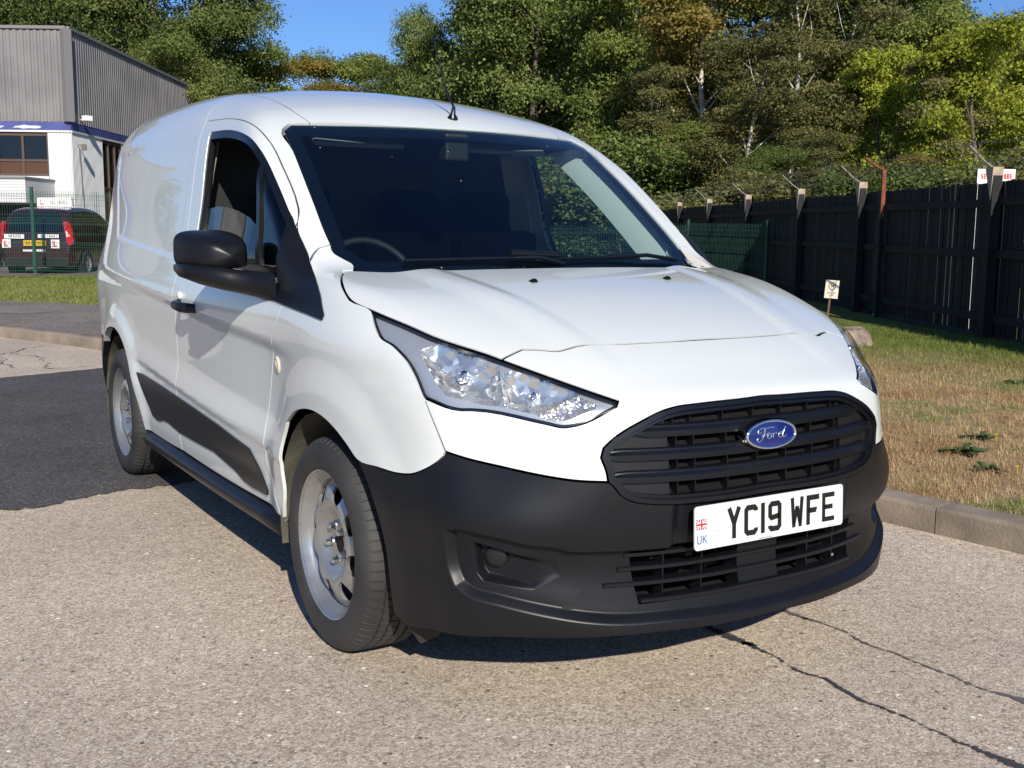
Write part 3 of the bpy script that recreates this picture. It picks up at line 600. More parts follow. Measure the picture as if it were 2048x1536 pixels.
# ------------------------------------------------------------------ parked cars
M_tail = mat('tail_lamp_red', (.50, .008, .012), .12, coat=1); M_tailw = mat('tail_lamp_white', (.75, .62, .55), .15, coat=1); M_cglass = mat('car_window', (.006, .012, .016), .04, spec=.8); M_ctyre = mat('car_tyre', (.02, .02, .02), .8); M_alloy = mat('car_wheel', (.45, .45, .46), .3, metal=.6)
M_yplate = mat('yellow_plate', (.80, .52, .01), .4); M_sill_ = mat('car_black_trim', (.012, .012, .013), .5)
def parked_car(name, label, loc, rz, paint, long_=4.2, wid=1.68, hgt=1.60, mpv=True, full_=True):
    """x forward, y to the left, origin under the middle of the rear bumper"""
    root = tag(empty(name, loc, rz), label, 'car')
    # profile along x: (x, z_low, z_belt, z_top, half width low, belt, top)
    S_ = [(0, .42, .62, .66, .70, .70, .62), (.02, .30, .95, 1.02, .78, .78, .70), (.10, .27, 1.00, 1.30, .82, .82, .66), (.22, .25, 1.00, 1.50, .84, .84, .62), (.50, .24, 1.00, 1.57, .84, .84, .62), (1.2, .24, 1.00, hgt, .845, .845, .63), (1.9, .24, .98, hgt-.01, .845, .845, .63), (2.5, .24, .96, 1.50, .845, .84, .62), (3.0, .24, .94, 1.22, .84, .83, .66), (3.25, .24, .93, 1.02, .83, .80, .70), (3.8, .26, .84, .88, .80, .76, .66), (4.1, .30, .66, .70, .72, .66, .6), (4.2, .36, .5, .52, .6, .55, .5)]
    k = wid/1.69
    def ring(x, zl, zb, zt, wl, wb, wt):
        h = [(wl*.92, zl), (wl, zl+.10), (wl*1.01, (zl+zb)/2), (wb, zb), (wb+(wt-wb)*.35, zb+(zt-zb)*.38), (wt+(wb-wt)*.18, zb+(zt-zb)*.78), (wt, zb+(zt-zb)*.94), (wt*.8, zt), (0, zt+.015)]
        return [(x, -y*k, z) for y, z in h]+[(x, y*k, z) for y, z in h[-2::-1]]
    rings = [ring(*s) for s in S_]; n = len(rings[0]); mb = MB(); v = [p for r in rings for p in r]
    f = []; gl = []
    for i in range(len(rings)-1):
        for j in range(n-1): f.append((i*n+j, (i+1)*n+j, (i+1)*n+j+1, i*n+j+1))
    mb.add(v, f, 0, True); mb.add(rings[0], [tuple(range(n))], 0, True)
    body = mb.build('body', paint, root)
    sb = body.modifiers.new('s', 'SUBSURF'); sb.levels = 1; sb.render_levels = 2
    # side and rear windows as slightly proud panes
    def sect(x):
        for a, b in zip(S_[:-1], S_[1:]):
            if a[0] <= x <= b[0]: t = (x-a[0])/(b[0]-a[0]); return [p+(q-p)*t for p, q in zip(a, b)]
    def side_pt(x, fr, s):
        _, zl, zb, zt, wl, wb, wt = sect(x); z = zb+(zt-zb)*fr; w = wb+(wt-wb)*(fr/.94)**.9; return (x, s*(w*k+.004), z)
    for s in (-1, 1):
        for x0, x1 in ((.34, .86), (.92, 1.72), (1.78, 2.62), ):
            mb = MB(); g = [[side_pt(x0+(x1-x0)*i/5, fr, s) for fr in (.06, .3, .55, .80)] for i in range(6)]; v = [p for r in g for p in r]
            mb.add(v, [(i*4+j, (i+1)*4+j, (i+1)*4+j+1, i*4+j+1) for i in range(5) for j in range(3)], 0, True); mb.build('side_window', M_cglass, root)
    mb = MB(); g = []
    for zf, x, w in ((1.04, .030, .63), (1.20, .080, .60), (1.36, .150, .565), (1.46, .21, .54)):
        g.append([(x-.012-.02*(1-abs(u)**3), u*w*k, zf) for u in np.linspace(-1, 1, 9)])
    mb.add([p for r in g for p in r], [(i*9+j, i*9+j+1, (i+1)*9+j+1, (i+1)*9+j) for i in range(3) for j in range(8)], 0, True); mb.build('rear_window', M_cglass, root)
    for s in (-1, 1):
        def tp(x, y, z): return (x, s*y*k, z)
        mb = MB(); P_ = [(-.002, .66, 1.24), (.02, .735, 1.26), (.07, .80, 1.18), (.10, .835, 1.0), (.09, .85, .86), (.04, .835, .76), (-.02, .775, .72), (-.03, .735, .80), (-.022, .70, 1.0)]
        v = [tp(x-.03, y, z) for x, y, z in P_]+[tp(x+.05, y-.01, z) for x, y, z in P_]; m_ = len(P_)
        mb.add(v, [tuple(range(m_))]+[(i, (i+1) % m_, m_+(i+1) % m_, m_+i) for i in range(m_)]); tl = mb.build('tail_lamp', M_tail, root)
        mb = MB(); v = [tp(x-.034, y, z) for x, y, z in ((-.012, .705, 1.06), (.045, .765, 1.06), (.05, .79, .93), (-.018, .725, .92))]; mb.add(v, [(0, 1, 2, 3)]); mb.build('lamp_centre', M_tailw, tl, fix=False)
    mb = MB(); mb.box((.03, 0, .36), (.12, 1.46*k, .22)); mb.build('lower_bumper', M_sill_, root, bev=.03)
    for x in (.80, 3.38):
        for s in (-1, 1):
            mb = MB(); mb.lathe([(-.10, .18), (-.10, .29), (-.08, .315), (.06, .315), (.085, .295), (.09, .20), (.07, .195)], 32, 'y'); w = mb.build('wheel', M_ctyre, root); w.location = (x, s*(.805*k), .315)
            if s > 0: w.scale = (1, 1, 1)
            else: w.rotation_euler = (0, 0, pi)
            mb = MB(); mb.lathe([(.075, .197), (.055, .19), (.05, .06), (.075, .04), (.078, .0001)], 24, 'y')
            mb.build('rim', M_alloy, w)
            mb = MB(); n2 = 24; mb.add([(x+.36*cos(a), s*(.853*k), .315+.36*sin(a)) for a in [pi*q/n2-.1 for q in range(n2+1)]]+[(x+.36*cos(pi+.1), s*(.853*k), .20), (x+.36, s*(.853*k), .20)], [tuple(range(n2+3))]); mb.build('wheel_arch', M_sill_, root, fix=False)
    for s in (-1, 1):
        mb = MB(); mb.box((2.62, s*(.90*k), 1.02), (.09, .20, .13)); mb.build('door_mirror', paint, root, bev=.03)
    return root
rzc = radians(60)
M_maroon = mat('maroon_car_paint', (.030, .006, .009), .25, coat=1); M_slate = mat('slate_blue_car_paint', (.040, .055, .085), .3, coat=1)
car_c = Vector((1.80, 23.70, .02))
car = parked_car('driving_school_car', 'maroon people carrier with roof sign and red L plates behind the mesh fence', car_c, rzc, M_maroon, wid=1.64)
car2 = parked_car('parked_car', 'slate blue car parked left of the maroon one, cut by the picture edge', (-.75, 25.5, .02), rzc+.02, M_slate)
# plate, stickers, L plates, roof sign of the driving school car
UX, UZ = (0, -1, 0), (0, 0, 1)
mb = MB(); mb.box((-.045, 0, .78), (.012, .50, .115)); pl = mb.build('registration_plate', M_yplate, car)
put_text('SV11 UVS', .065, M_nk, pl, (-.0525, 0, .748), UX, UZ, wf=.62)
for y in (.66-.02, -.44-.02):
    mb = MB(); mb.box((-.040, y*.98+.0, .765), (.008, .19, .19)); lp_ = mb.build('l_plate', M_white, car)
    mb = MB(); mb.box((-.046, y*.98+.03, .765), (.004, .028, .125)); mb.box((-.046, y*.98-.003, .7165), (.004, .07, .028)); mb.build('plate_letter', M_signred, lp_)
mb = MB(); mb.box((-.036, .45, .925), (.006, .44, .095)); s1_ = mb.build('rear_sticker', M_white, car); put_text('DRIVING', .05, M_nk, s1_, (-.0405, .43, .90), UX, UZ, wf=.6)
mb = MB(); mb.box((-.036, -.30, .935), (.006, .46, .075)); s2_ = mb.build('rear_sticker', M_white, car); put_text('01221 355722', .036, M_nk, s2_, (-.0405, -.30, .915), UX, UZ, wf=.6)
mb = MB(); mb.box((-.04, .02, .615), (.006, .50, .05)); mb.build('bumper_sticker', M_white, car)
rs_ = tag(empty('roof_sign', (0, 0, 0)), 'white driving school roof sign with a red L on the maroon car', 'sign'); rs_.matrix_world = Matrix.Translation(car_c) @ Matrix.Rotation(rzc, 4, 'Z') @ Matrix.Translation((.95, -.12, 1.60))
mb = MB(); mb.prism([(-.40, 0), (.40, 0), (.385, .20), (-.385, .20)], -.06, .06, Matrix.Rotation(-pi/2, 4, 'Z') @ Matrix.Rotation(pi/2, 4, 'X')); mb.build('sign_box', M_white, rs_)
mb = MB(); mb.box((-.063, .31, .10), (.004, .022, .11)); mb.box((-.063, .285, .056), (.004, .06, .022)); mb.build('sign_letter', M_signred, rs_)
put_text('SCHOOL', .07, M_nk, rs_, (-.0625, -.12, .06), UX, UZ, wf=.8, tf=.14)

# ------------------------------------------------------------------ trees
def leaf_mat(name, c1, c2, c3, trans=.35):
    m = bpy.data.materials.new(name); m.use_nodes = True; nt = m.node_tree; b = nt.nodes['Principled BSDF']; g = nt.nodes.new('ShaderNodeNewGeometry'); oi = nt.nodes.new('ShaderNodeObjectInfo')
    tc = nt.nodes.new('ShaderNodeTexCoord'); n = noise_node(nt, tc.outputs['Object'], .55, 3, .6)
    a = nt.nodes.new('ShaderNodeMath'); a.operation = 'ADD'; nt.links.new(n.outputs[0], a.inputs[0])
    m2 = nt.nodes.new('ShaderNodeMath'); m2.operation = 'MULTIPLY_ADD'; m2.inputs[1].default_value = .42; m2.inputs[2].default_value = -.21; nt.links.new(g.outputs['Random Per Island'], m2.inputs[0]); nt.links.new(m2.outputs[0], a.inputs[1])
    r = ramp(nt, a.outputs[0], [(.25, c1), (.5, c2), (.78, c3)])
    hs = nt.nodes.new('ShaderNodeHueSaturation'); mr = nt.nodes.new('ShaderNodeMapRange'); mr.inputs[3].default_value = .80; mr.inputs[4].default_value = 1.2; nt.links.new(oi.outputs['Random'], mr.inputs[0]); nt.links.new(mr.outputs[0], hs.inputs['Value']); nt.links.new(r.outputs[0], hs.inputs['Color'])
    nt.links.new(hs.outputs[0], b.inputs['Base Color']); b.inputs['Roughness'].default_value = .6; b.inputs['Specular IOR Level'].default_value = .25
    tr = nt.nodes.new('ShaderNodeBsdfTranslucent'); nt.links.new(hs.outputs[0], tr.inputs[0]); ms = nt.nodes.new('ShaderNodeMixShader'); ms.inputs[0].default_value = trans
    nt.links.new(b.outputs[0], ms.inputs[1]); nt.links.new(tr.outputs[0], ms.inputs[2]); nt.links.new(ms.outputs[0], nt.nodes['Material Output'].inputs[0]); return m
M_oak = leaf_mat('oak_leaves', (.06, .095, .022), (.135, .180, .045), (.25, .28, .085)); M_birch = leaf_mat('birch_leaves', (.11, .10, .022), (.24, .20, .045), (.40, .29, .075)); M_lime = leaf_mat('yellow_green_leaves', (.19, .23, .025), (.36, .40, .045), (.48, .50, .09), .45); M_dim = leaf_mat('dull_brown_green_leaves', (.09, .098, .032), (.175, .175, .058), (.27, .245, .085)); M_ash = leaf_mat('mid_green_leaves', (.08, .12, .025), (.18, .225, .050), (.32, .35, .09))
M_bark = mat('grey_brown_bark', (.12, .095, .075), .95, bump=(12, .8, .03), vary=(5, .3)); M_wbark = mat('pale_birch_bark', (.50, .46, .40), .8, vary=(6, .35))
def crown_mesh(name, H, W, lobes, nleaf, leaf, seed, m, base=.25, droop=0., lump=1.0):
    rs_n = np.random.RandomState(seed); C_ = []; Rr = []
    for i in range(lobes):
        u = rs_n.rand(); z = H*(base+(1-base)*u**.85); w = W*.5*math.sqrt(max(.05, 1-((z/H-.55)/.52)**2)); a = rs_n.rand()*2*pi; r = w*(.25+.6*rs_n.rand()); rad = W*.16*(.7+.7*rs_n.rand())*lump
        C_.append((r*cos(a), r*sin(a), min(z, H-rad*.6))); Rr.append(rad)
    C_ = np.array(C_); Rr = np.array(Rr)
    # clumps on the lobes' shells, leaves in each clump
    ncl = nleaf//26; idx = rs_n.choice(lobes, ncl, p=Rr**2/np.sum(Rr**2)); d = rs_n.randn(ncl, 3); d /= np.linalg.norm(d, axis=1)[:, None]; d[:, 2] = np.where(d[:, 2] < -.3, -d[:, 2]*.5, d[:, 2])
    cc = C_[idx]+d*Rr[idx][:, None]*(.72+.45*rs_n.rand(ncl, 1))*[1, 1, .85]
    cr_ = .28*(.6+.9*rs_n.rand(ncl))*(W/6)
    li = np.repeat(np.arange(ncl), 26); N_ = len(li); p = rs_n.randn(N_, 3)*.55; p[:, 2] *= .7; pos = cc[li]+p*cr_[li][:, None]
    pos[:, 2] -= droop*np.abs(p[:, 2])*1.4*cr_[li]
    nrm = d[li]*.55+rs_n.randn(N_, 3)*.65+[0, 0, .25]; nrm /= np.linalg.norm(nrm, axis=1)[:, None]
    t = np.cross(nrm, rs_n.randn(N_, 3)); t /= np.linalg.norm(t, axis=1)[:, None]; b = np.cross(nrm, t); s = leaf*(.6+.8*rs_n.rand(N_, 1)); 
    V = np.stack([pos-t*s*.5, pos+b*s*.36, pos+t*s*.6, pos-b*s*.36], 1).reshape(-1, 3)
    me = bpy.data.meshes.new(name); me.vertices.add(len(V)); me.vertices.foreach_set('co', V.ravel()); me.loops.add(len(V)); me.loops.foreach_set('vertex_index', np.arange(len(V), dtype=np.int32)); me.polygons.add(N_); me.polygons.foreach_set('loop_start', np.arange(0, len(V), 4, dtype=np.int32)); me.update(calc_edges=True); me.materials.append(m)
    return me, C_
def wood_mesh(name, H, C_, r0, m, seed, lean=.3):
    rn = random.Random(seed); mb = MB(); L_ = [Vector((0, 0, -.2))]; n = 8
    for k in range(1, n+1): L_.append(Vector((lean*sin(k*.8+seed)*k/n, lean*cos(k*.6+seed*2)*k/n, H*.86*k/n)))
    mb.tube(L_, r0, 8, rs=[r0*(1-.86*(k/n)) for k in range(n+1)])
    for c in C_[:16]:
        c = Vector(c); t = min(max((c.z-1.5)/(H*.86), .12), .9)*n; i = int(t); q = L_[i].lerp(L_[min(i+1, n)], t-i)-Vector((0, 0, H*.04)); midp = q.lerp(c, .5)+Vector((rn.uniform(-.2, .2), rn.uniform(-.2, .2), rn.uniform(-.1, .25))); rr = r0*(1-.8*t/n)*.45
        mb.tube([q, midp, c], rr, 5, rs=[rr, rr*.6, rr*.2])
    me = mb.mesh(name); me.materials.append(m); return me
KINDS = {}
for nm, H, W, lobes, nl, lf, seed, ml, mw, r0, base, droop, lump in (
    ('oak_tree', 13, 8.5, 34, 90000, .105, 1, M_oak, M_bark, .20, .04, 0, 1.0), ('oak_tree_b', 12, 8, 32, 85000, .105, 2, M_oak, M_bark, .18, .04, 0, 1.05),
    ('ash_tree', 12, 7, 30, 72000, .11, 3, M_ash, M_bark, .17, .06, .2, .95), ('birch_tree', 11, 5, 26, 56000, .085, 4, M_birch, M_wbark, .14, .10, 1.2, .85),
    ('brown_birch_tree', 9.5, 4.6, 24, 52000, .08, 5, M_dim, M_wbark, .13, .06, 1.2, .85), ('maple_tree', 8.5, 5.2, 24, 46000, .11, 6, M_lime, M_bark, .14, .22, 0, .9), ('shrub', 3.2, 4.0, 14, 24000, .08, 7, M_oak, M_bark, .07, .05, 0, 1.1), ('brown_shrub', 3.0, 3.8, 14, 23000, .08, 8, M_dim, M_bark, .07, .05, .4, 1.1)):
    me, C_ = crown_mesh(nm+'_crown', H, W, lobes, nl, lf, seed, ml, base, droop, lump); KINDS[nm] = (me, wood_mesh(nm+'_trunk', H, C_, r0, mw, seed), H)
NAMES = {'oak_tree_b': 'oak_tree'}
def tree(kind, x, y, h, label, rz=0, wx=1.0, z=0.0):
    me, wd, H = KINDS[kind]; nm = NAMES.get(kind, kind); s = h/H
    root = tag(empty(nm, (x, y, z), rz), label, 'shrub' if 'shrub' in kind else 'tree', 'trees and shrubs behind the yard'); root.scale = (s*wx, s*wx, s)
    link('crown', me, None, root); link('trunk', wd, None, root); return root
TREES = [ # kind, column, distance, height, width factor, label
 ('oak_tree', -150, 60, 17, 1.0, 'dark oak beyond the left edge, over the grey unit'),
 ('oak_tree_b', 30, 62, 17, 1.0, 'dark oak over the far left end of the grey roof'),
 ('oak_tree', 190, 60, 16.5, 1.0, 'dark oak over the corner of the grey unit'),
 ('oak_tree_b', 330, 58, 16, 1.0, 'broad dark oak over the middle of the grey roof'),
 ('oak_tree', 445, 57, 14.6, .92, 'tall oak left of the gap of open sky'),
 ('ash_tree', 370, 50, 9.0, 1.1, 'lower green tree against the sloping end of the grey roof'),
 ('ash_tree', 520, 60, 10.3, 1.1, 'small round tree under the left half of the open sky'),
 ('birch_tree', 600, 62, 10.4, 1.5, 'brownish low tree under the open sky'),
 ('ash_tree', 690, 64, 10.6, 1.2, 'bushy low tree right of the middle of the open sky'),
 ('birch_tree', 655, 58, 8.6, 1.6, 'yellowish low tree seen just over the van roof'),
 ('oak_tree_b', 790, 62, 9.9, 1.0, 'low dark tree right of the open sky'),
 ('oak_tree', 1035, 56, 14.0, .85, 'oak behind the aerial, right of the open sky'),
 ('oak_tree_b', 872, 57, 11.4, .75, 'rounded oak shoulder just right of the open sky'),
 ('ash_tree', 950, 60, 12.9, .7, 'narrow ash rising behind the aerial'),
 ('ash_tree', 1100, 58, 14.8, .95, 'mid green tree over the windscreen'),
 ('oak_tree_b', 1060, 50, 14.6, 1.0, 'dark oak over the right part of the windscreen'),
 ('oak_tree', 1170, 54, 15.5, .95, 'tall dark oak above the right roof pillar'),
 ('ash_tree', 1250, 47, 13.0, .95, 'bright green tree above the right roof pillar'),
 ('oak_tree_b', 1330, 52, 15.0, 1.0, 'dark oak behind the golden birch'),
 ('birch_tree', 1395, 42, 12.0, 1.25, 'tall golden birch with yellow patches'),
 ('brown_birch_tree', 1300, 38, 6.5, 1.2, 'dull brown birch low over the far end of the fence'),
 ('oak_tree', 1480, 50, 15, .95, 'dark oak between the golden birch and the brown birches'),
 ('brown_birch_tree', 1560, 38, 10.2, 1.1, 'brown birch with a pale forked trunk'),
 ('brown_birch_tree', 1655, 39, 9.6, 1.15, 'brown birch right of the forked one'),
 ('brown_birch_tree', 1490, 35, 7.0, 1.3, 'low brown birch over the middle of the fence'),
 ('ash_tree', 1640, 48, 14.5, 1.0, 'green tree towering behind the brown birches'),
 ('oak_tree_b', 1730, 52, 14.2, 1.0, 'dark oak left of the yellow maple'),
 ('maple_tree', 1735, 36, 6.8, .9, 'small yellow green maple between the brown birches and the big maple'),
 ('ash_tree', 1775, 46, 12.4, .85, 'green tree behind the big yellow maple'),
 ('maple_tree', 1925, 33, 7.2, 1.0, 'big bright yellow green maple near the right edge'),
 ('brown_birch_tree', 1830, 34, 6.4, 1.0, 'dull thin birch left of the bright maple'),
 ('oak_tree', 2000, 48, 9.7, 1.0, 'oak under the small patch of sky at the right edge'),
 ('ash_tree', 2110, 42, 8.6, 1.1, 'green tree cut by the right edge'),
 ('maple_tree', 2075, 36, 7.4, 1.0, 'yellow green maple cut by the right edge'),
 ('oak_tree_b', 2290, 46, 11, 1.1, 'oak beyond the right edge'),
 ('ash_tree', 1350, 38, 4.6, 1.3, 'dark green bush at the far end of the timber fence'), ('brown_shrub', 1430, 32, 2.8, 1.3, 'brown bush over the second far fence post'),
 ('oak_tree', 1530, 34, 3.6, 1.4, 'dark bush over the middle of the timber fence'), ('brown_birch_tree', 1630, 31, 3.8, 1.5, 'brown bush over the tall posts of the fence'), ('shrub', 1700, 27, 2.6, 1.2, 'dark green bush right of the rusty post'),
 ('birch_tree', 1790, 29, 3.2, 1.5, 'brown bush left of the white letting board'), ('shrub', 1880, 25, 2.5, 1.2, 'green bush behind the white letting board'), ('shrub', 1990, 25, 2.6, 1.3, 'green bush over the big concrete post'), ('brown_shrub', 2080, 23, 2.9, 1.2, 'brown bush at the right end of the fence'),
 ('shrub', 1240, 36, 3.8, 1.3, 'dark bush seen through the van window, right'), ('brown_shrub', 1150, 38, 3.8, 1.3, 'brownish bush seen through the van window, left'), ('shrub', 1060, 41, 4, 1.4, 'dark bush hidden behind the van cab'),
]
rn = random.Random(77)
for kind, px, dist, h, wx, lab in TREES:
    x, y = at_px(px, dist); t_ = tree(kind, x, y, h, lab, rn.uniform(0, 6.28), wx)
# hedge and trees on the far side of the road, to the left of the camera
for i, (x, y, k, h) in enumerate([(-64, -12, 'oak_tree', 9), (-62, 6, 'ash_tree', 8), (-60, 22, 'oak_tree_b', 9.5), (-52, 38, 'ash_tree', 8.5)]):
    t_ = tree(k, x, y, h, ['oak across the road, level with the camera and outside the picture', 'ash across the road, level with the front wheel, outside the picture', 'oak across the road, level with the back of the van, outside the picture', 'ash across the road, level with the kerb bend, outside the picture', 'oak across the road, level with the mesh fence, outside the picture', 'oak across the road, level with the grey unit, outside the picture', 'ash across the road, farthest of its row, outside the picture'][i], i*1.3, 1.3); t_['group'] = 'trees across the road'
# the wood behind everything
me, C_ = crown_mesh('wood', 13, 16, 70, 90000, .24, 40, M_ash, .02, 0, .8)
x0 = 0
for i in range(15):
    px = -700+i*250
    if 450 < px < 900: h = 7.5
    else: h = 12.5
    x, y = at_px(px, 74); o = bpy.data.objects.new('distant_wood', me); COL.objects.link(o); o.location = (x, y, -.3); s = h/13; o.scale = (1.15, 1.15, s); o.rotation_euler = (0, 0, i*1.7); tag(o, kind='stuff')

# ---- the van body as a smooth solid: side, front, bonnet, roof and screen surfaces blended
def cspline(xs, ys):
    xs=np.array(xs,float); ys=np.array(ys,float); n=len(xs); h=np.diff(xs)
    A=np.zeros((n,n)); b=np.zeros(n); A[0,0]=A[-1,-1]=1
    for i in range(1,n-1):
        A[i,i-1]=h[i-1]; A[i,i]=2*(h[i-1]+h[i]); A[i,i+1]=h[i]
        b[i]=6*((ys[i+1]-ys[i])/h[i]-(ys[i]-ys[i-1])/h[i-1])
    M=np.linalg.solve(A,b)
    def f(x):
        x=np.asarray(x,float); i=np.clip(np.searchsorted(xs,x)-1,0,n-2)
        xc=np.clip(x,xs[0],xs[-1])
        t=xc-xs[i]; hi=h[i]; a=ys[i]; m0=M[i]; m1=M[i+1]
        s=(ys[i+1]-a)/hi-hi*(2*m0+m1)/6
        y=a+t*(s+t*(m0/2+t*(m1-m0)/(6*hi)))
        e0=(ys[1]-ys[0])/h[0]-h[0]*M[1]/6; e1=(ys[-1]-ys[-2])/h[-1]+h[-1]*M[-2]/6
        return y+np.where(x<xs[0],(x-xs[0])*e0,0)+np.where(x>xs[-1],(x-xs[-1])*e1,0)
    return f
def sstep(a,b,x):
    t=np.clip((x-a)/(b-a),0,1); return t*t*(3-2*t)
def smax(a,b,k):
    h=np.maximum(k-np.abs(a-b),0)/k
    return np.maximum(a,b)+h*h*k*.25
X0=cspline([.10,.20,.30,.42,.52,.60,.72,.83,.91,.955,1.03,1.15,1.25,1.42,1.55,1.70,1.85],
           [.815,.828,.842,.860,.872,.870,.872,.878,.884,.882,.864,.829,.806,.777,.751,.708,.65])
PY=cspline([-1.0,-.5,-.2,.1,.45,.8,1.2,2.0,2.6,3.0,3.2,3.35,3.5],
           [-.10,-.04,-.012,-.012,-.018,-.008,0,.002,0,-.018,-.04,-.065,-.11])
def F(y,z):
    f=X0(z)+PY(y)
    for wy in (0.,2.662):
        r=np.hypot(y-wy,z-.315)
        f=f+.016*sstep(.56,.43,r)+.006*sstep(.43,.40,r)*0
    u=z-(.914+.058*(y-1.2)); zl=.572+.062*(y-1.3)
    w=sstep(.15,.5,y)*sstep(3.35,2.95,y)
    r2=np.hypot(y-2.662,z-.315); w=w*sstep(.44,.62,r2)
    f=f-.013*w*sstep(.012,-.040,u)*sstep(zl-.005,zl+.12,z)
    f=f-.008*w*sstep(zl,zl-.03,z)*sstep(.34,.42,z)
    # shallow pressed field in the blank side panel behind the door
    a=np.minimum.reduce([1.585-z, z-(1.100+.058*(y-1.58))+0*y, y-1.62, (3.20-y)-(1.6-z)*.95])
    f=f-.006*sstep(-.008,.010,a)
    f=f+.034*sstep(1.02,1.15,z)*sstep(1.2,.7,y)*sstep(1.66,1.45,z)
    return f
Q=cspline([0,.26,.45,.60,.72,.80,.86,.90,.95],[0,.014,.062,.130,.225,.325,.45,.585,.80])
YC=cspline([.16,.22,.30,.40,.48,.56,.64,.72,.79,.82,.86,.90,.95,1.0],
           [-.895,-.920,-.920,-.903,-.915,-.922,-.918,-.907,-.888,-.868,-.805,-.735,-.645,-.555])
def G(x,z):
    ax=np.abs(x)
    return (YC(z)+Q(ax)*(1-.15*sstep(.8,.95,z))+.055*sstep(.48,.72,ax)*sstep(.50,.68,z)*sstep(.93,.80,z)
        +.03*sstep(.42,.74,ax)*sstep(.36,.22,z))
HC=cspline([-.95,-.80,-.66,-.4,-.17,0,.2,.6],[.83,.886,.942,1.025,1.078,1.105,1.13,1.16])
def Hh(x,y):
    ax=np.abs(x); c=.065-.012*sstep(-.6,.1,y)
    # two shallow raised lines running down the bonnet
    xr=.50-.10*sstep(.1,-.7,y)
    return HC(y)-c*x*x+.007*sstep(xr-.08,xr-.02,ax)*sstep(xr+.10,xr+.0,ax)
RC=cspline([.60,.70,.81,.95,1.1,1.3,1.5,1.8,2.2,2.7,3.1,3.5],[1.46,1.536,1.610,1.672,1.718,1.765,1.797,1.824,1.838,1.84,1.828,1.80])
def Rf(x,y):
    return RC(y)-.135*x*x
WC=cspline([.9,1.10,1.30,1.45,1.608,1.75],[-.22,.05,.335,.56,.81,1.05])
def Wy(x,z):
    return WC(z)+x*x*(.19+.08*sstep(1.25,1.6,z))
def f_side(p):
    return (np.abs(p[:,0])-F(p[:,1],p[:,2]))/1.05
def low_ns(p):
    x,y,z=p.T; e=1e-3
    g=(G(x,z)-y); gx=(G(x+e,z)-G(x-e,z))/(2*e); gz=(G(x,z+e)-G(x,z-e))/(2*e)
    g=g/np.sqrt(1+gx*gx+gz*gz)
    h=z-Hh(x,y); hy=(HC(y+e)-HC(y-e))/(2*e); h=h/np.sqrt(1+hy*hy)
    return smax(g,h,.05+.03*sstep(-.75,-.3,y))
def green_ns(p):
    x,y,z=p.T; e=1e-3
    w=(Wy(x,z)-y)/np.sqrt(1+1.5**2)
    r=z-Rf(x,y); ry=(RC(y+e)-RC(y-e))/(2*e); r=r/np.sqrt(1+ry*ry)
    return np.maximum(smax(w,r,.04),.98-z)
def K(p):
    x,y,z=p.T
    k=.06+.075*sstep(-.70,-.25,y)
    k=k*(1-sstep(1.02,1.18,z))+.055*sstep(1.02,1.18,z)
    return k+.105*sstep(.8,1.5,y)*sstep(1.0,1.3,z)
def f_low(p):
    p=np.atleast_2d(p); return smax(low_ns(p),f_side(p),K(p))
def f_green(p):
    p=np.atleast_2d(p); return smax(smax(green_ns(p),f_side(p),K(p)),p[:,1]-3.45,.14)
def f_body(p):
    p=np.atleast_2d(p); a,b=low_ns(p),green_ns(p); k=.05
    h=np.maximum(k-np.abs(a-b),0)/k
    return smax(smax(np.minimum(a,b)-h*h*k*.25,f_side(p),K(p)),p[:,1]-3.45,.14)
def grad(p,f=f_body,e=1e-4):
    g=np.stack([f(p+d)-f(p-d) for d in np.eye(3)*e],1); return g/np.linalg.norm(g,axis=1)[:,None]
def cast(o,d,f=f_body,t0=0.,t1=3.,n=60,inside=True):
    """first crossing along ray. inside: start inside body, look for f>0"""
    o=np.atleast_2d(o).astype(float); d=np.atleast_2d(d).astype(float)
    N=max(len(o),len(d)); o=np.broadcast_to(o,(N,3)); d=np.broadcast_to(d,(N,3))
    lo=np.full(N,t0); hi=np.full(N,np.nan); sg=1 if inside else -1
    done=np.zeros(N,bool)
    ts=np.linspace(t0,t1,n); prev=sg*f(o+d*t0)
    for a,b in zip(ts[:-1],ts[1:]):
        v=sg*f(o+d*b); m=(~done)&(v>0)&(prev<=0)
        lo[m]=a; hi[m]=b; done|=m; prev=v
    ok=done.copy(); hi[~ok]=t1
    for _ in range(32):
        m=.5*(lo+hi); v=sg*f(o+d*m[:,None]); up=v>0
        hi=np.where(up,m,hi); lo=np.where(up,lo,m)
    P=o+d*lo[:,None]; P[~ok]=np.nan
    return P

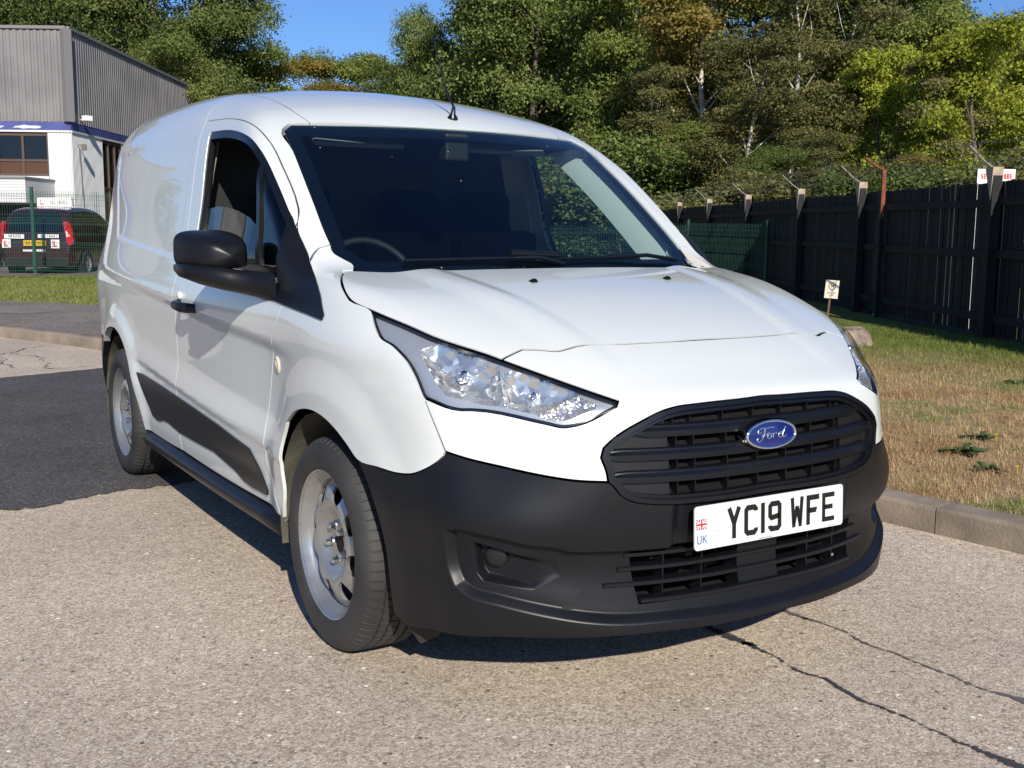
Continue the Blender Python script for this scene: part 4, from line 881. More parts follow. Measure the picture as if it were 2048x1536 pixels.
# outlines of the panels, metres, on that surface
O = {
 'B_seam': [(-0.7175, 1.5474, 1.6431), (-0.7347, 1.5453, 1.6092), (-0.7761, 1.5322, 1.4357), (-0.7955, 1.5272, 1.3182), (-0.8198, 1.5165, 1.1940), (-0.8511, 1.5151, 1.0761), (-0.8643, 1.5157, 1.0349), (-0.8819, 1.5202, 0.9674), (-0.8756, 1.5257, 0.9088), (-0.8627, 1.5507, 0.7635), (-0.8657, 1.5511, 0.6405), (-0.8660, 1.5729, 0.5414), (-0.8517, 1.5942, 0.3815), (-0.8455, 1.5826, 0.3115)],
 'door_top': [(-0.7175, 1.5474, 1.6431), (-0.7133, 1.3810, 1.6384), (-0.7134, 1.2145, 1.6282), (-0.7185, 1.0469, 1.6055), (-0.7182, 0.9066, 1.5676), (-0.7133, 0.7880, 1.5077), (-0.7198, 0.6707, 1.4318), (-0.7371, 0.4844, 1.2961), (-0.7408, 0.4694, 1.2842), (-0.7701, 0.4110, 1.2339)],
 'door_front': [(-0.7701, 0.4110, 1.2339), (-0.7997, 0.3859, 1.2039), (-0.8374, 0.3491, 1.0400), (-0.8392, 0.3582, 1.0303), (-0.8543, 0.3135, 0.9963), (-0.8662, 0.3563, 0.9289), (-0.8632, 0.4056, 0.8728), (-0.8409, 0.4852, 0.7065), (-0.8450, 0.5247, 0.5930), (-0.8544, 0.5258, 0.5394), (-0.8407, 0.5366, 0.4538), (-0.8461, 0.4533, 0.3654), (-0.8442, 0.4246, 0.3298)],
 'sill_top': [(-0.8244, 0.5447, 0.2883), (-0.8321, 0.7565, 0.2968), (-0.8420, 1.1412, 0.3047), (-0.8455, 1.5826, 0.3115), (-0.8460, 1.9569, 0.3141), (-0.8577, 2.1748, 0.3278)],
 'window': [(-0.7449, 1.4259, 1.5772), (-0.7393, 1.4167, 1.5921), (-0.7394, 1.1681, 1.5827), (-0.7485, 0.9888, 1.5577), (-0.7546, 0.8568, 1.5233), (-0.7567, 0.7442, 1.4684), (-0.7635, 0.6016, 1.3741), (-0.7709, 0.4782, 1.2838), (-0.7749, 0.4203, 1.2396), (-0.7984, 0.3979, 1.2131), (-0.8417, 0.3627, 1.0642), (-0.8465, 0.5317, 1.0775), (-0.8492, 1.3290, 1.0797), (-0.8190, 1.3766, 1.1952), (-0.7901, 1.3871, 1.3488)],
 'wing_seam_A': [(-0.6952, 0.3177, 1.1773), (-0.7092, 0.3152, 1.1727), (-0.7294, 0.3143, 1.1681), (-0.7568, 0.2995, 1.1516), (-0.7871, 0.2641, 1.1238), (-0.7773, 0.3424, 1.1799), (-0.7772, 0.3801, 1.2087), (-0.7701, 0.4110, 1.2339)],
 'arch_F': [(-0.8371, 0.4523, 0.2891), (-0.8488, 0.3630, 0.3704), (-0.8658, 0.3427, 0.4947), (-0.8669, 0.3169, 0.5696), (-0.8651, 0.2777, 0.6332), (-0.8713, 0.1956, 0.6771), (-0.8750, 0.1071, 0.7003), (-0.8761, 0.0321, 0.7070), (-0.8740, -0.0467, 0.6998), (-0.8697, -0.1164, 0.6798), (-0.8634, -0.1884, 0.6460), (-0.8575, -0.2485, 0.6130)],
 'arch_F2': [(-0.8575, -0.2485, 0.6130), (-0.8542, -0.2989, 0.5658), (-0.8474, -0.3525, 0.4874), (-0.8362, -0.3735, 0.4072), (-0.8245, -0.3806, 0.2932), (-0.8157, -0.3794, 0.2212), (-0.8087, -0.4133, 0.2059)],
 'wing_bump': [(-0.8575, -0.2485, 0.6130), (-0.8433, -0.3459, 0.6103), (-0.8205, -0.4426, 0.6095), (-0.8101, -0.4836, 0.6164), (-0.8001, -0.5153, 0.6293), (-0.7808, -0.5568, 0.6555), (-0.7684, -0.5756, 0.6741), (-0.7665, -0.5772, 0.6855), (-0.7708, -0.5669, 0.7067), (-0.7793, -0.5432, 0.7501), (-0.7880, -0.5019, 0.8127)],
 'lamp_low': [(-0.7880, -0.5019, 0.8127), (-0.7313, -0.5962, 0.7904), (-0.7130, -0.6144, 0.7917), (-0.5818, -0.7552, 0.7679), (-0.5553, -0.7794, 0.7621), (-0.5235, -0.8007, 0.7681), (-0.4285, -0.8234, 0.8085), (-0.4197, -0.8172, 0.8192)],
 'lamp_rear': [(-0.7880, -0.5019, 0.8127), (-0.7928, -0.4545, 0.8696), (-0.7974, -0.4212, 0.9001), (-0.8023, -0.3639, 0.9281), (-0.8105, -0.3006, 0.9461), (-0.8032, -0.2488, 0.9759), (-0.7885, -0.1974, 1.0072)],
 'lamp_top': [(-0.7885, -0.1974, 1.0072), (-0.7496, -0.3414, 0.9773), (-0.7204, -0.4185, 0.9565), (-0.6147, -0.5911, 0.9070), (-0.5514, -0.6733, 0.8770), (-0.4547, -0.7867, 0.8340), (-0.4197, -0.8172, 0.8192)],
 'hood_side': [(-0.8021, -0.0797, 1.0300), (-0.7942, -0.0225, 1.0513), (-0.7684, 0.0603, 1.0796), (-0.7112, 0.1773, 1.1034)],
 'hood_front': [(-0.6147, -0.5911, 0.9070), (-0.5810, -0.5860, 0.9186), (-0.5445, -0.5789, 0.9287), (-0.5039, -0.5962, 0.9271), (-0.4588, -0.6179, 0.9245), (-0.4344, -0.6180, 0.9284), (-0.4055, -0.6158, 0.9332), (-0.2611, -0.6312, 0.9344), (-0.1343, -0.6404, 0.9347)],
 'ws_edge': [(-0.6660, 0.2179, 1.1212), (-0.6803, 0.2499, 1.1341), (-0.6967, 0.2816, 1.1502), (-0.6952, 0.3177, 1.1773), (-0.6935, 0.3692, 1.2171), (-0.6836, 0.4764, 1.3003), (-0.6699, 0.6154, 1.4034), (-0.6561, 0.7410, 1.4898), (-0.6457, 0.8702, 1.5689), (-0.6045, 0.9076, 1.5963), (-0.5363, 0.8896, 1.5987)],
 'white_black': [(-0.7653, -0.5795, 0.6813), (-0.7252, -0.6296, 0.6710), (-0.6736, -0.6858, 0.6588), (-0.5960, -0.7670, 0.6423), (-0.5404, -0.8131, 0.6343), (-0.4666, -0.8511, 0.6300)],
 'grille_up': [(-0.4666, -0.8511, 0.6300), (-0.4703, -0.8471, 0.6559), (-0.4808, -0.8389, 0.6897), (-0.4739, -0.8380, 0.7114), (-0.4580, -0.8412, 0.7257), (-0.3678, -0.8571, 0.7743), (-0.3193, -0.8621, 0.7921), (-0.2833, -0.8657, 0.7997), (-0.2098, -0.8730, 0.8046), (-0.0584, -0.8780, 0.8079)],
 'grille_dn': [(-0.4666, -0.8511, 0.6300), (-0.4562, -0.8555, 0.6210), (-0.4381, -0.8632, 0.5977), (-0.4078, -0.8736, 0.5804), (-0.3607, -0.8871, 0.5718), (-0.2331, -0.9117, 0.5657), (-0.1379, -0.9195, 0.5653)],
 'lip_bottom': [(-0.8087, -0.4133, 0.2059), (-0.7753, -0.5401, 0.2150), (-0.7175, -0.6699, 0.2298), (-0.5869, -0.7861, 0.2395), (-0.4224, -0.8710, 0.2426), (-0.2922, -0.9044, 0.2430), (-0.1577, -0.9198, 0.2387)],
 'fog_out': [(-0.7856, -0.6024, 0.5028), (-0.7825, -0.5999, 0.4654), (-0.7712, -0.6068, 0.3890), (-0.7634, -0.6237, 0.3541), (-0.7506, -0.6467, 0.3395), (-0.6882, -0.7153, 0.3189), (-0.6007, -0.7825, 0.2975), (-0.5057, -0.8369, 0.2803), (-0.4255, -0.8699, 0.2723)],
 'fog_in': [(-0.7754, -0.6223, 0.4965), (-0.7723, -0.6199, 0.4613), (-0.7631, -0.6230, 0.3922), (-0.7547, -0.6387, 0.3608), (-0.7410, -0.6597, 0.3531), (-0.6881, -0.7146, 0.3434), (-0.6201, -0.7680, 0.3351), (-0.5497, -0.8102, 0.3268)],
 'fog_top': [(-0.7754, -0.6223, 0.4965), (-0.7675, -0.6367, 0.5023), (-0.7190, -0.6934, 0.4948), (-0.6334, -0.7621, 0.4738), (-0.5575, -0.8049, 0.4609), (-0.5487, -0.8084, 0.4568)],
 'lowg_side': [(-0.5497, -0.8102, 0.3268), (-0.4860, -0.8290, 0.3810), (-0.4194, -0.8554, 0.4401)],
 'lowg_bot': [(-0.5497, -0.8102, 0.3268), (-0.4912, -0.8383, 0.3187), (-0.4075, -0.8688, 0.3146), (-0.2894, -0.8976, 0.3169), (-0.1550, -0.9126, 0.3192)],
 'fog_c': [(-0.7005, -0.6987, 0.4242), (-0.7208, -0.6787, 0.4219), (-0.6799, -0.7173, 0.4261), (-0.7026, -0.7019, 0.4543), (-0.6997, -0.6977, 0.3948)],
 'fog_bez': [(-0.7426, -0.6625, 0.4612), (-0.7361, -0.6636, 0.4291), (-0.7308, -0.6670, 0.3912), (-0.7198, -0.6800, 0.3741), (-0.6863, -0.7123, 0.3690), (-0.6238, -0.7619, 0.3604), (-0.7429, -0.6629, 0.4652), (-0.7252, -0.6811, 0.4610), (-0.6590, -0.7365, 0.4393)],
 'trim': [(-0.8752, 2.2122, 0.5653), (-0.8660, 1.6049, 0.5456), (-0.8505, 0.7264, 0.4823), (-0.8486, 0.6890, 0.4771), (-0.8333, 0.5497, 0.3568), (-0.8319, 0.5577, 0.3413), (-0.8395, 0.7711, 0.3454), (-0.8437, 0.8665, 0.3680), (-0.8517, 1.5783, 0.3880), (-0.8520, 1.8343, 0.3994), (-0.8517, 1.9238, 0.3825), (-0.8520, 2.0369, 0.3944), (-0.8672, 2.1395, 0.4926)],
 'arch_R': [(-0.8571, 2.1638, 0.3376), (-0.8702, 2.2053, 0.3846), (-0.8864, 2.2461, 0.4800), (-0.8886, 2.3334, 0.5909), (-0.8882, 2.4225, 0.6735), (-0.8892, 2.5347, 0.7255), (-0.8867, 2.6912, 0.7343), (-0.8783, 2.8685, 0.7044), (-0.8314, 3.1574, 0.6439)],
 'sail': [(-0.7728, 0.4362, 1.2521), (-0.7767, 0.3729, 1.2034), (-0.7860, 0.2608, 1.1224), (-0.8239, 0.0811, 1.0377), (-0.8492, -0.0094, 0.9842), (-0.8558, -0.0096, 0.9693), (-0.8582, 0.1137, 0.9805), (-0.8556, 0.2926, 0.9931), (-0.8531, 0.3893, 0.9998), (-0.8528, 0.5745, 1.0102), (-0.8458, 0.6674, 1.0537), (-0.8396, 0.3782, 1.0572), (-0.7984, 0.3979, 1.2131)],
 'roof_seam': [(-0.4302, 1.4296, 1.7623), (-0.4635, 1.1957, 1.7134), (-0.4952, 1.0062, 1.6564), (-0.5104, 0.9165, 1.6163)],
 'indic': [(-0.8475, 0.3944, 0.7986), (-0.8473, 0.4173, 0.8120), (-0.8482, 0.3658, 0.7828)],
 'handle': [(-0.8851, 1.4130, 0.9375), (-0.8780, 1.4138, 0.9099), (-0.8753, 1.2963, 0.8986), (-0.8792, 1.1858, 0.9046), (-0.8833, 1.1740, 0.9372), (-0.8838, 1.3438, 0.9494), (-0.8808, 1.3100, 0.9685)],
 'cross_seam': [(-0.6953, 1.5942, 1.6773), (-0.6538, 1.6411, 1.7204), (-0.5725, 1.7820, 1.7729)],
 'lamp_refl': [(-0.7613, -0.4329, 0.9329), (-0.7153, -0.4414, 0.9484), (-0.6779, -0.4981, 0.9351), (-0.6263, -0.5934, 0.9015), (-0.6557, -0.6655, 0.8087), (-0.6836, -0.6356, 0.8103), (-0.7551, -0.5490, 0.8291), (-0.7654, -0.5061, 0.8667)],
 'lamp_r2': [(-0.6327, -0.6189, 0.8792), (-0.6015, -0.6230, 0.8916), (-0.5465, -0.6856, 0.8708), (-0.4932, -0.7546, 0.8452), (-0.5969, -0.7325, 0.7923), (-0.6508, -0.6711, 0.8074)],
 'lamp_r3': [(-0.6004, -0.7316, 0.7864), (-0.4957, -0.7584, 0.8423), (-0.4635, -0.7995, 0.8221), (-0.4732, -0.8072, 0.8096), (-0.5675, -0.7654, 0.7752)],
 'washer': [(-0.2480, -0.1538, 1.0775), (0.2585, -0.1693, 1.0743)],
 'wiper': [(-0.1608, -0.0012, 1.1034), (0.0558, 0.0422, 1.1106), (-0.3259, 0.0257, 1.1029)],
 'antenna': [(0.0515, 0.9075, 1.6496)],
 'emblem': [(-0.0839, -0.9051, 0.7259), (0.0968, -0.9076, 0.7101)],
 'towcap': [(-0.4457, -0.8615, 0.5673), (-0.4118, -0.8725, 0.5631), (-0.4250, -0.8673, 0.5312), (-0.4705, -0.8518, 0.5324), (-0.4768, -0.8500, 0.5427)],
 'glass_top': [(-0.7966, 1.3507, 1.3081), (-0.7959, 1.2186, 1.3065), (-0.8065, 1.0054, 1.2940), (-0.8235, 0.8186, 1.2724), (-0.8298, 0.6915, 1.2419), (-0.8345, 0.5857, 1.2033)],
 'divider': [(-0.7572, 0.7233, 1.4558), (-0.7671, 0.7202, 1.4486), (-0.8474, 0.5637, 1.0778), (-0.8466, 0.5364, 1.0773)],
}
O = {k: np.array(v) for k, v in O.items()}

# ------------------------------------------------------------------ panel cutting on the body surface
def unit_rows(a): return a/np.maximum(np.linalg.norm(a, axis=1), 1e-12)[:, None]
AXZ = .75; FC = np.array([0, .1, .55])
def to_param(P, kind):
    P = np.atleast_2d(P)
    if kind == 'side': return np.stack([P[:, 1], .85*np.arctan2(P[:, 2]-AXZ, -P[:, 0])], 1)
    if kind == 'front':
        d = P-FC; h = np.hypot(d[:, 0], d[:, 1]); return .95*np.stack([np.arctan2(d[:, 0], -d[:, 1]), np.arctan2(d[:, 2], h)], 1)
    if kind in ('hood', 'roof'): return P[:, :2].copy()
    if kind == 'ws': return P[:, [0, 2]].copy()
def from_param(Q, kind, f=None):
    n = len(Q)
    if kind == 'side':
        a = Q[:, 1]/.85; o = np.stack([0*a, Q[:, 0], 0*a+AXZ], 1); d = np.stack([-np.cos(a), 0*a, np.sin(a)], 1); return cast(o, d, f or f_body, .05, 1.6, 40)
    if kind == 'front':
        a, e = Q[:, 0]/.95, Q[:, 1]/.95; d = np.stack([np.cos(e)*np.sin(a), -np.cos(e)*np.cos(a), np.sin(e)], 1)
        return cast(np.tile(FC, (n, 1)), d, f or f_low, .05, 1.6, 40)
    if kind == 'hood': o = np.stack([Q[:, 0], Q[:, 1], 0*Q[:, 0]+.62], 1); return cast(o, np.array([[0, 0, 1.]]), f or f_low, 0, .8, 40)
    if kind == 'roof': o = np.stack([Q[:, 0], Q[:, 1], 0*Q[:, 0]+1.35], 1); return cast(o, np.array([[0, 0, 1.]]), f or f_green, 0, .8, 40)
    if kind == 'ws': o = np.stack([Q[:, 0], 0*Q[:, 0]+1.25, Q[:, 1]], 1); return cast(o, np.array([[0, -1., 0]]), f or f_green, 0, 1.8, 60)
def resample(pl, step, closed=True):
    pl = np.array(pl, float)
    if closed: pl = np.vstack([pl, pl[:1]])
    out = []
    for a, b in zip(pl[:-1], pl[1:]):
        L = np.linalg.norm(b-a); n = max(1, int(math.ceil(L/step)))
        for k in range(n): out.append(a+(b-a)*k/n)
    if not closed: out.append(pl[-1])
    return np.array(out)
def smooth_pl(pl, closed=True, ang=28, n=6):
    """Catmull-Rom through the points, kept sharp where the line turns by more than ang degrees"""
    P = [np.array(p, float) for p in pl]; N = len(P); out = []
    def turn(i):
        a = P[i]-P[i-1]; b = P[(i+1) % N]-P[i]; c = np.dot(a, b)/(np.linalg.norm(a)*np.linalg.norm(b)+1e-12); return math.degrees(math.acos(max(-1, min(1, c))))
    sharp = [(not closed and i in (0, N-1)) or turn(i) > ang for i in range(N)]
    segs = N if closed else N-1
    for i in range(segs):
        p1, p2 = P[i], P[(i+1) % N]; L = np.linalg.norm(p2-p1)
        p0 = P[i-1] if not sharp[i] else p1-(p2-p1)
        p3 = P[(i+2) % N] if not sharp[(i+1) % N] else p2+(p2-p1)
        l0 = max(np.linalg.norm(p1-p0), 1e-9); l3 = max(np.linalg.norm(p3-p2), 1e-9)
        m1 = ((p2-p1)/L*l0+(p1-p0)/l0*L)/(l0+L)*L if not sharp[i] else (p2-p1)
        m2 = ((p3-p2)/l3*L+(p2-p1)/L*l3)/(l3+L)*L if not sharp[(i+1) % N] else (p2-p1)
        for k in range(n):
            t = k/n; out.append((2*t**3-3*t**2+1)*p1+(t**3-2*t**2+t)*m1+(-2*t**3+3*t**2)*p2+(t**3-t**2)*m2)
    if not closed: out.append(P[-1])
    return np.array(out)
def area2(p): x, y = p[:, 0], p[:, 1]; return .5*np.sum(x*np.roll(y, -1)-np.roll(x, -1)*y)
def inset(pl, d):
    """move a closed outline inwards by d (2D)"""
    p = np.array(pl); 
    if area2(p) < 0: p = p[::-1]
    e = np.roll(p, -1, 0)-p; keep = np.linalg.norm(e, axis=1) > 1e-6; p = p[keep]
    e = unit_rows(np.roll(p, -1, 0)-p); n = np.stack([-e[:, 1], e[:, 0]], 1)
    m = n+np.roll(n, 1, 0); m = m/np.maximum((m*m).sum(1), .5)[:, None]*2
    return p+m*d
def inside(q, poly):
    x, y = q[:, 0][:, None], q[:, 1][:, None]; a = poly; b = np.roll(poly, -1, 0)
    c = ((a[:, 1] > y) != (b[:, 1] > y)); xi = (b[:, 0]-a[:, 0])*(y-a[:, 1])/(b[:, 1]-a[:, 1]+1e-15)+a[:, 0]
    return (c & (x < xi)).sum(1) % 2 == 1
def dist_pl(q, pl, closed=True):
    a = pl; b = np.roll(pl, -1, 0)
    if not closed: a, b = pl[:-1], pl[1:]
    out = np.full(len(q), 1e9)
    for i in range(0, len(q), 4000):
        Q = q[i:i+4000][:, None]; d = b-a; t = np.clip(((Q-a)*d).sum(2)/((d*d).sum(1)+1e-15), 0, 1)
        out[i:i+4000] = np.linalg.norm(Q-(a+t[..., None]*d), axis=2).min(1)
    return out
def cdt(outline, holes=(), step=.012, cons=(), clear=()):
    """returns verts2d, tris, list of boundary loops (index arrays)"""
    loops = [outline]+list(holes); V = []; E = []
    for lp in loops:
        b = len(V); n = len(lp); V += list(lp); E += [(b+i, b+(i+1) % n) for i in range(n)]
    for c in cons:
        b = len(V); V += list(c); E += [(b+i, b+i+1) for i in range(len(c)-1)]
    allb = np.array(V)
    lo, hi = outline.min(0), outline.max(0)
    xs = np.arange(lo[0], hi[0], step); ys = np.arange(lo[1], hi[1], step*.866)
    g = np.stack(np.meshgrid(xs, ys), -1); g[1::2, :, 0] += step/2; g = g.reshape(-1, 2)
    ok = inside(g, outline)
    for h in holes: ok &= ~inside(g, h)
    g = g[ok]
    for lp in loops: g = g[dist_pl(g, lp) > step*.5]
    for c in cons: g = g[dist_pl(g, np.array(c), False) > step*.4]
    for c, r in clear: g = g[dist_pl(g, np.array(c), False) > r]
    vs_ = [Vector((float(p[0]), float(p[1]))) for p in V]+[Vector((float(p[0]), float(p[1]))) for p in g]
    v, e, f, ov, oe, of = delaunay_2d_cdt(vs_, E, [], 0, 1e-7)
    v = np.array([tuple(p) for p in v]); f = np.array([t for t in f if len(t) == 3])
    c = v[f].mean(1); ok = inside(c, outline)
    for h in holes: ok &= ~inside(c, h)
    f = f[ok]
    A = v[f]; ar = (A[:, 1, 0]-A[:, 0, 0])*(A[:, 2, 1]-A[:, 0, 1])-(A[:, 2, 0]-A[:, 0, 0])*(A[:, 1, 1]-A[:, 0, 1])
    f[ar < 0] = f[ar < 0][:, ::-1]; f = f[np.abs(ar) > 1e-12]
    used = np.unique(f); mp = -np.ones(len(v), int); mp[used] = np.arange(len(used)); v = v[used]; f = mp[f]
    # boundary edges
    from collections import Counter
    ed = Counter(); 
    for t in f.tolist():
        for a, b in ((0, 1), (1, 2), (2, 0)): ed[(t[a], t[b])] += 1
    bd = [(a, b) for (a, b) in ed if (b, a) not in ed]
    return v, f, bd
def surf_mesh(name, P, N, F_, bd, depth, flip=False, custom=True, thick_dir=None):
    """top surface + a return flange of its own vertices going in by depth"""
    n = len(P); V = P.tolist(); Fs = [tuple(t) for t in F_.tolist()]; NN = N.tolist()
    if depth and bd:
        for a, b in bd:
            e = P[b]-P[a]; nn = N[a]+N[b]; nn = nn/np.linalg.norm(nn); s = np.cross(e, nn); s = s/max(np.linalg.norm(s), 1e-12)
            k = len(V); V += [P[a].tolist(), P[b].tolist(), (P[b]-N[b]*depth).tolist(), (P[a]-N[a]*depth).tolist()]
            Fs.append((k+1, k, k+3, k+2)); NN += [s.tolist()]*4
    if flip: Fs = [tuple(reversed(t)) for t in Fs]
    me = bpy.data.meshes.new(name); me.from_pydata(V, [], Fs); me.update()
    me.polygons.foreach_set('use_smooth', [True]*len(Fs))
    if custom: me.normals_split_custom_set_from_vertices([tuple(q) for q in NN])
    return me
def panel(name, outline, kind, m, parent, holes=(), step=.012, gap=.0022, depth=.014, both=False, smooth=True, cons=(), disp=None, f=None, off=0.0, n_sm=5, hole_gap=0.0, ang=28, cons_par=()):
    """outline: 3D points. both=True makes the mirror-image part too. Returns list of objects"""
    def prep(o, closed=True, g=0.0, par=False):
        q = np.array(o, float) if par else to_param(np.array(o, float), kind)
        if smooth: q = smooth_pl(q, closed, ang, n_sm)
        q = resample(q, step*.8, closed)
        if closed and g:
            if area2(q) < 0: q = q[::-1]
            q = inset(q, g)
        elif closed and area2(q) < 0: q = q[::-1]
        return q
    out = prep(outline, True, gap); hs = [prep(h, True, -hole_gap) for h in holes]
    cs = [prep(c, False) for c in cons]
    clear = []
    for c_ in cons_par:
        if isinstance(c_, tuple): clear.append(c_); c_ = c_[0]
        c_ = resample(np.array(c_), step*.8, False); cs.append(c_)
    v, F_, bd = cdt(out, hs, step, cs, clear)
    ff = f or {'side': f_body, 'front': f_low, 'hood': f_low, 'roof': f_green, 'ws': f_green}[kind]
    P = from_param(v, kind, ff)
    bad = np.isnan(P[:, 0])
    if bad.any():
        print('panel', name, 'misses', bad.sum()); good = np.where(~bad)[0]
        for i in np.where(bad)[0]: P[i] = P[good[np.argmin(((v[good]-v[i])**2).sum(1))]]
    N = grad(P, ff)
    custom = disp is None
    # faces wind so that they look outwards
    t = F_[len(F_)//2]; fn = np.cross(P[t[1]]-P[t[0]], P[t[2]]-P[t[0]])
    if fn @ N[t[0]] < 0: F_ = F_[:, ::-1]; bd = [(b, a) for a, b in bd]
    if disp is not None:
        # normals of the pressed shape, by stepping along both parameters
        e = .0022; S4 = []
        for dq in ([e, 0], [-e, 0], [0, e], [0, -e]):
            Q1 = v+dq; A1 = from_param(Q1, kind, ff); S4.append(A1-grad(A1, ff)*disp(Q1, A1)[:, None])
        P = P-N*disp(v, P)[:, None]; N2_ = unit_rows(np.cross(S4[0]-S4[1], S4[2]-S4[3])); sg = np.sign((N2_*N).sum(1))[:, None]
        ok_ = ~np.isnan(N2_[:, 0]) & (np.abs((N2_*N).sum(1)) > .2); N = np.where(ok_[:, None], N2_*sg, N); custom = True
    if off: P = P+N*off
    res = []
    me = surf_mesh(name, P, N, F_, bd, depth, custom=custom)
    if not custom: me.set_sharp_from_angle(angle=radians(32))
    res.append(link(name, me, m, parent))
    if both:
        P2 = P*[-1, 1, 1]; N2 = N*[-1, 1, 1]
        me2 = surf_mesh(name, P2, N2, F_[:, ::-1], [(b, a) for a, b in bd], depth, custom=custom)
        if not custom: me2.set_sharp_from_angle(angle=radians(32))
        res.append(link(name, me2, m, parent))
    return res
def mir(P): return (np.array(P)*[-1, 1, 1])[::-1]
def on_surf(P, f=f_body, off=0.):
    """pull points to the body surface along the gradient"""
    P = np.array(P, float)
    for _ in range(6): g = grad(P, f); P = P-g*(f(P)-off)[:, None]*.9
    return P

# ------------------------------------------------------------------ materials of the van
M_paint = mat('white_paint', (.64, .67, .65), .40, coat=1.0, coat_rough=.02, bump=(9, .04, .002))
M_blk = mat('black_textured_plastic', (.0060, .0066, .0085), .38, spec=.40, bump=(900, .10, .0004), vary=(5, .10))
M_gblk = mat('black_satin_plastic', (.005, .006, .008), .30, spec=.5)
M_trim = mat('grey_black_trim', (.012, .012, .0125), .34, spec=.5, vary=(4, .15))
M_rubber = mat('rubber', (.022, .022, .022), .72, bump=(60, .15, .002), vary=(9, .25))
M_tyre = mat('tyre_rubber', (.034, .033, .032), .66, bump=(70, .2, .0015), vary=(6, .3))
M_steel = mat('silver_wheel_paint', (.36, .365, .365), .28, metal=.65, coat=.3, bump=(40, .06, .001), vary=(14, .12))
M_nut = mat('bright_nut', (.7, .7, .68), .25, metal=1)
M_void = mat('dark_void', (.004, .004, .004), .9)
M_liner = mat('dusty_arch_liner', (.075, .070, .050), .85, bump=(20, .5, .01), vary=(9, .45))
M_chrome = mat('chrome', (.85, .86, .88), .08, metal=1)
M_int = mat('dark_cabin_plastic', (.010, .011, .013), .6, vary=(4, .2))
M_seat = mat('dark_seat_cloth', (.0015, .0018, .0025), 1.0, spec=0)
M_grey = mat('light_cabin_trim', (.50, .52, .50), .7)
M_head = mat('grey_headlining', (.16, .18, .22), .9)
M_beige = mat('pale_pillar_trim', (.55, .50, .43), .75)
M_wsg = glass('windscreen_glass', (.74, .86, .84), 1.35, dirt=1)
M_sgl = glass('side_glass', (.84, .93, .90), 1.0)
M_lens = glass('lamp_lens', (.93, .94, .95), 1.0)
M_frit = mat('black_glass_border', (.004, .005, .008), .12, spec=.5)
M_plate = mat('number_plate_white', (.60, .625, .60), .35, coat=.4, spec=.5, vary=(12, .05))
M_ink = mat('plate_black', (.010, .010, .010), .4)
M_blue = mat('badge_blue', (.006, .016, .12), .2, coat=1)
M_navy = mat('plate_navy', (.01, .03, .22), .5); M_red = mat('plate_red', (.55, .02, .03), .5); M_cyan = mat('plate_blue', (.02, .12, .36), .5); M_wh = mat('plate_flag_white', (.8, .8, .8), .5)
def facet_mat(name, col, scale, strength, rough=.06, metal=1):
    m = bpy.data.materials.new(name); m.use_nodes = True; nt = m.node_tree; b = nt.nodes['Principled BSDF']
    b.inputs['Base Color'].default_value = (*col, 1); b.inputs['Metallic'].default_value = metal; b.inputs['Roughness'].default_value = rough
    tc = nt.nodes.new('ShaderNodeTexCoord'); v = nt.nodes.new('ShaderNodeTexVoronoi'); v.inputs['Scale'].default_value = scale
    nt.links.new(tc.outputs['Object'], v.inputs['Vector'])
    # every cell tilts its own way, like a pressed reflector
    vm = nt.nodes.new('ShaderNodeVectorMath'); vm.operation = 'SUBTRACT'; vm.inputs[1].default_value = (.5, .5, .5); nt.links.new(v.outputs['Color'], vm.inputs[0])
    sc = nt.nodes.new('ShaderNodeVectorMath'); sc.operation = 'SCALE'; sc.inputs['Scale'].default_value = strength; nt.links.new(vm.outputs[0], sc.inputs[0])
    g = nt.nodes.new('ShaderNodeNewGeometry'); ad = nt.nodes.new('ShaderNodeVectorMath'); ad.operation = 'ADD'; nt.links.new(g.outputs['Normal'], ad.inputs[0]); nt.links.new(sc.outputs[0], ad.inputs[1])
    no = nt.nodes.new('ShaderNodeVectorMath'); no.operation = 'NORMALIZE'; nt.links.new(ad.outputs[0], no.inputs[0]); nt.links.new(no.outputs[0], b.inputs['Normal'])
    return m
M_facet = facet_mat('faceted_reflector', (.86, .86, .83), 62, .52, .20, .85)
M_facet2 = facet_mat('fine_faceted_reflector', (.80, .76, .72), 190, .7, .2, .85)
M_silver = mat('lamp_inner_grey', (.52, .55, .60), .35, metal=.5)

van = tag(empty('panel_van'), 'white panel van parked on the road, black bumper and steel wheels, plate YC19 WFE', 'van')

def surf_y(x, z, f=None):
    x = np.atleast_1d(np.asarray(x, float)); z = np.broadcast_to(np.asarray(z, float), x.shape); o = np.stack([x, 0*x, z], 1)
    return cast(o, np.array([[0, -1., 0]]), f or f_low, 0, 1.3, 40)
def surf_x(y, z):
    y = np.atleast_1d(np.asarray(y, float)); z = np.broadcast_to(np.asarray(z, float), y.shape); o = np.stack([0*y, y, z], 1)
    return cast(o, np.array([[-1., 0, 0]]), f_body, 0, 1.3, 40)
def L(*ks):
    out = []
    for k in ks:
        a = np.array(k, float)
        for p in a:
            if not out or np.linalg.norm(out[-1]-p) > .006: out.append(p)
    return np.array(out)
def R_(k): return np.array(O[k])[::-1]
def full(half):
    """half runs from the centre plane over the right-hand side (x<0) back to the centre plane"""
    h = np.array(half); return L(h, mir(h[1:-1]))

O['door_front'] = np.vstack([O['door_front'][:-1], [[-.840, .428, .335], [-.838, .408, .302]]])
O['arch_F'] = np.vstack([[[-.837, .392, .302]], O['arch_F'][1:]])
